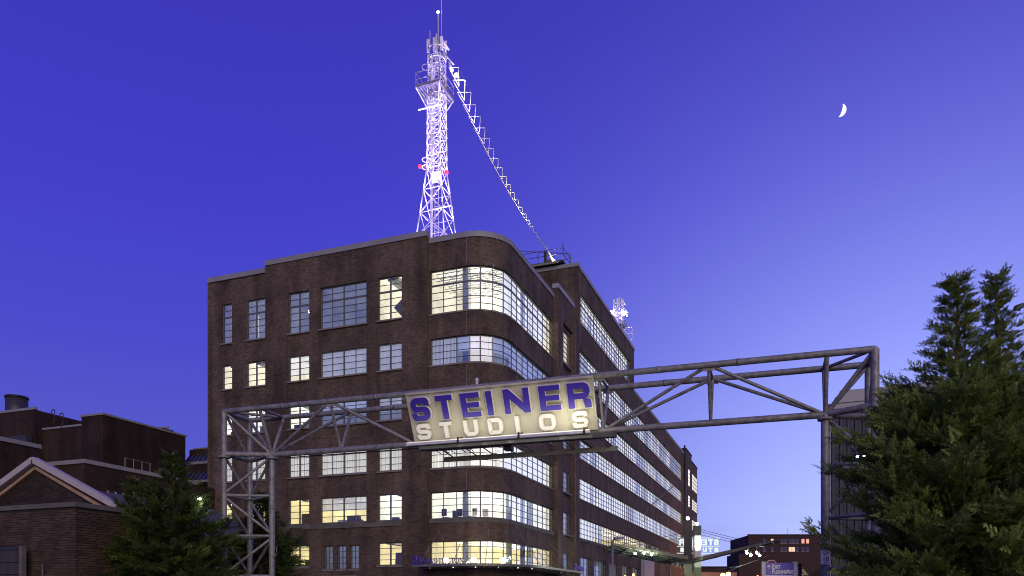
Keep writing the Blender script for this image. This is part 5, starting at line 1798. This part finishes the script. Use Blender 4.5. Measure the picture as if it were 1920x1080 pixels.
# ------------------------------------------------------------------ far buildings at the end of the street
ap = empty('apartment_block', at(58.2, 170), YAW, label='dark red brick apartment block down the street with a few orange windows', cat='building')
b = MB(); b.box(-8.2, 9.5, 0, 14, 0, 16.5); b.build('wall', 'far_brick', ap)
b = MB(); b.box(-8.3, 9.5, -.1, 0.4, 16.502, 16.75); b.build('parapet', 'far_roof', ap)
ap.location = at(60.1, 170)
b = MB(); b.box(-12.9, -8.21, -9, -.01, 0, 11.9); b.build('porch_wing', 'far_brick', ap)
for r_i, z in enumerate((14.75, 12.95)):
    for c_i, x in enumerate((-5.0, -3.25, -1.1, -.3, .7, 1.4, 2.2, 3.5, 4.5)):
        mm = 'window_far_dim'
        if r_i == 0 and c_i == 1: mm = 'window_far_warm'
        if r_i == 0 and c_i in (7, 8): mm = 'window_orange'
        if r_i == 1 and c_i in (5, 4): mm = 'window_far_warm'
        b = MB(); b.box(x, x + .62, -.06, -.003, z, z + .95); w = b.build('window', mm, ap)
        b = MB(); b.box(x - .05, x + .67, -.12, -.061, z - .12, z - .01); b.build('sill', 'cornice', w)
for x in (1.2, 4.4):
    tube_obj('roof_aerial', (x, 2, 16.6), (x, 2, 18.2), .05, 'wire', ap, 5)
tr = empty('town_house', at(44.5, 210), YAW, label='dark low brick house silhouette with a chimney at the end of the street', cat='building')
b = MB(); b.box(-6, 9, 0, 8, 0, 10.6); b.build('wall', 'far_brick', tr)
b = MB(); b.prism([(-6.2, 0), (0, 0), (0, 8), (-6.2, 8)], 10.6, 10.9); b.build('roof', 'far_roof', tr)
b = MB(); b.box(-1.4, .9, 2, 4, 10.91, 13.1); b.build('chimney', 'far_roof', tr)
for x in (-5, -3.6, 2, 5): 
    b = MB(); b.box(x, x + .6, -.05, -.004, 8.2, 9.4); b.build('window', 'window_far_dim', tr)
t3 = empty('town_house', at(53.0, 214), YAW, label='further dark house with a lower stepped roof right of the chimney house', cat='building')
b = MB(); b.box(-2, 8, 0, 8, 0, 11.4); b.build('wall', 'far_brick', t3)
b = MB(); b.box(-2.1, 8.1, -.1, 8, 11.402, 11.8); b.build('roof', 'far_roof', t3)
tb = empty('town_house', at(34.6, 150), YAW, label='low orange lit brick wall building behind the canopy columns', cat='building')
b = MB(); b.box(-2.5, 9, 0, 6, 0, 7.6); b.build('wall', 'cornice', tb)
b = MB(); b.box(-2.6, 9.1, -.1, 6, 7.602, 7.9); b.build('roof', 'far_roof', tb)
for i, (ac, z, lb) in enumerate(((37.6, 6.55, 'left orange sodium lamp glowing at the end of the street'), (38.6, 6.75, 'right orange sodium lamp of the close pair at the end of the street'), (43.8, 6.1, 'orange sodium lamp low before the apartment block'))):
    p = at(ac, 138)
    t_ = empty('sodium_lamp', (p.x, p.y, 0), label=lb, cat='street lamp', group='orange street lamps at the end of the street')
    b = MB(); b.tube((0, 0, 0), (0, 0, z - .4), .1, .06); b.build('pole', 'dark_metal', t_)
    b = MB(); b.sphere((0, 0, z), .38); b.build('bulb', 'lamp_sodium', t_)
    light('POINT', 'sodium_light', (0, -.8, z), 900, (1, .45, .08), t_, size=.3)
cb_ = empty('porch_cornice', at(25.5, 66), YAW, label='pinkish stone cornice of a small gatehouse beside the warehouse', cat='building')
b = MB(); b.box(-.2, 2.6, 0, 2, 0, 4.0); b.build('wall', 'cornice', cb_)
b = MB(); b.hexa([(-.25, -.1, 4.0), (2.7, -.1, 4.0), (2.7, 2.1, 4.0), (-.25, 2.1, 4.0), (-.75, -.4, 4.5), (3, -.4, 4.5), (3, 2.3, 4.5), (-.75, 2.3, 4.5)]); b.build('cornice', 'cornice', cb_)
for q in range(7):
    b = MB(); b.box(.1 + q * .35, .3 + q * .35, -.09, -.004, .4, 3.6); b.build('pilaster', 'cornice', cb_)

# ------------------------------------------------------------------ signs at the right
xs = empty('direction_sign', at(14.15, 41.0), YAW, label='violet direction sign with white lettering and an up arrow between two grey posts', cat='sign')
b = MB(); b.box(-.73, .73, -.03, .03, 1.2, 3.74); b.build('panel', 'sign_violet', xs)
b = MB(); b.box(-.73, .73, -.034, -.031, 3.03, 3.07); b.build('divider', 'sign_white', xs)
for x in (-.84, .84):
    b = MB(); b.box(x - .1, x + .1, -.08, .08, 0, 3.80); b.build('post', 'sign_grey', xs)
text_obj('lettering', 'E', .34, .002, 'sign_white', xs, frame_mat((-.38, -.036, 3.43), (1, 0, 0), (0, 0, 1)), align='LEFT', xs=.72, offset=.008)
text_obj('lettering', 'XIT', .27, .002, 'sign_white', xs, frame_mat((-.245, -.036, 3.43), (1, 0, 0), (0, 0, 1)), align='LEFT', xs=.72, offset=.008)
text_obj('lettering', 'F', .34, .002, 'sign_white', xs, frame_mat((-.38, -.036, 3.16), (1, 0, 0), (0, 0, 1)), align='LEFT', xs=.72, offset=.008)
text_obj('lettering', 'LUSHING', .265, .002, 'sign_white', xs, frame_mat((-.25, -.036, 3.16), (1, 0, 0), (0, 0, 1)), align='LEFT', xs=.60, offset=.008)
text_obj('lettering', 'A', .34, .002, 'sign_white', xs, frame_mat((.39, -.036, 3.16), (1, 0, 0), (0, 0, 1)), align='LEFT', xs=.72, offset=.008)
text_obj('lettering', 'VE', .265, .002, 'sign_white', xs, frame_mat((.53, -.036, 3.16), (1, 0, 0), (0, 0, 1)), align='LEFT', xs=.68, offset=.008)
b = MB(); b.box(-.565, -.535, -.037, -.034, 3.40, 3.58)
b.bar((-.55, -.0355, 3.61), (-.635, -.0355, 3.52), .003, .035, up=(0, 0, 1)); b.bar((-.55, -.0355, 3.61), (-.465, -.0355, 3.52), .003, .035, up=(0, 0, 1)); b.build('arrow', 'sign_white', xs)
so = empty('stop_sign', at(14.6, 43.5), YAW, label='back-lit red octagonal stop sign peeking over the violet direction sign', cat='sign')
r_o = .40
b = MB(); b.prism([(r_o * math.cos(PI / 8 + q * PI / 4), r_o * math.sin(PI / 8 + q * PI / 4)) for q in range(8)], 0, .02); o = b.build('plate', 'sign_white', so); o.matrix_local = frame_mat((-.03, 0, 3.66), (1, 0, 0), (0, 0, 1))
b = MB(); b.prism([(.345 * math.cos(PI / 8 + q * PI / 4), .345 * math.sin(PI / 8 + q * PI / 4)) for q in range(8)], .021, .03); o = b.build('red_face', 'stop_red', so); o.matrix_local = frame_mat((-.03, 0, 3.66), (1, 0, 0), (0, 0, 1))
b = MB(); b.tube((-.03, .05, 0), (-.03, .05, 3.3), .04); b.build('post', 'mid_metal', so)
fo = empty('folded_umbrella', at(19.7, 53), YAW, label='tall folded dark blue cover with pale stripe beside the violet sign', cat='umbrella')
b = MB(); b.tube((0, 0, 1.9), (0, 0, 4.2), .20, .13, n=8); b.sphere((0, 0, 4.2), .14); b.build('cover', 'dark_glass', fo)
b = MB(); b.tube((0, 0, 0), (0, 0, 1.9), .05); b.build('pole', 'mid_metal', fo)
b = MB(); b.bar((-.17, -.12, 2), (-.12, -.10, 4.1), .05, .05); b.build('stripe', 'trim_pale', fo)

# ------------------------------------------------------------------ moon
mp_ = at((1575.5 - 960) / 1451 * 2400, 2400, 1.6 + (1131 - 207) / 1451 * 2400)
mo = empty('crescent_moon', mp_, label='bright crescent moon high in the violet sky at the right', cat='moon')
Rm = 17.5
view = (Vector((0, 0, 1.6)) - mp_).normalized()
xx_, yy_, _ = ortho(view)
rt = view.cross(Vector((0, 0, 1))).normalized() * -1
upm = rt.cross(view) * -1
rt = Vector((0, 0, 1)).cross(view).normalized(); upm = view.cross(rt).normalized()
tl = math.radians(-20)
ax = rt * math.cos(tl) + upm * math.sin(tl); ay = -rt * math.sin(tl) + upm * math.cos(tl)
b = MB()
n1, n2 = 24, 6
grid = []
for i in range(n1 + 1):
    la = -PI / 2 + PI * i / n1
    row = []
    for j in range(n2 + 1):
        lo = math.radians(17 + (90 - 17) * j / n2)     # 90 = limb
        v = (ax * math.sin(lo) + view * math.cos(lo)) * math.cos(la) + ay * math.sin(la)
        row.append(v * Rm)
    grid.append(row)
for i in range(n1):
    for j in range(n2): b.quad(grid[i][j], grid[i][j + 1], grid[i + 1][j + 1], grid[i + 1][j])
b.build('sunlit_limb', 'moonlight', mo)
print('OBJECTS', len(bpy.data.objects))
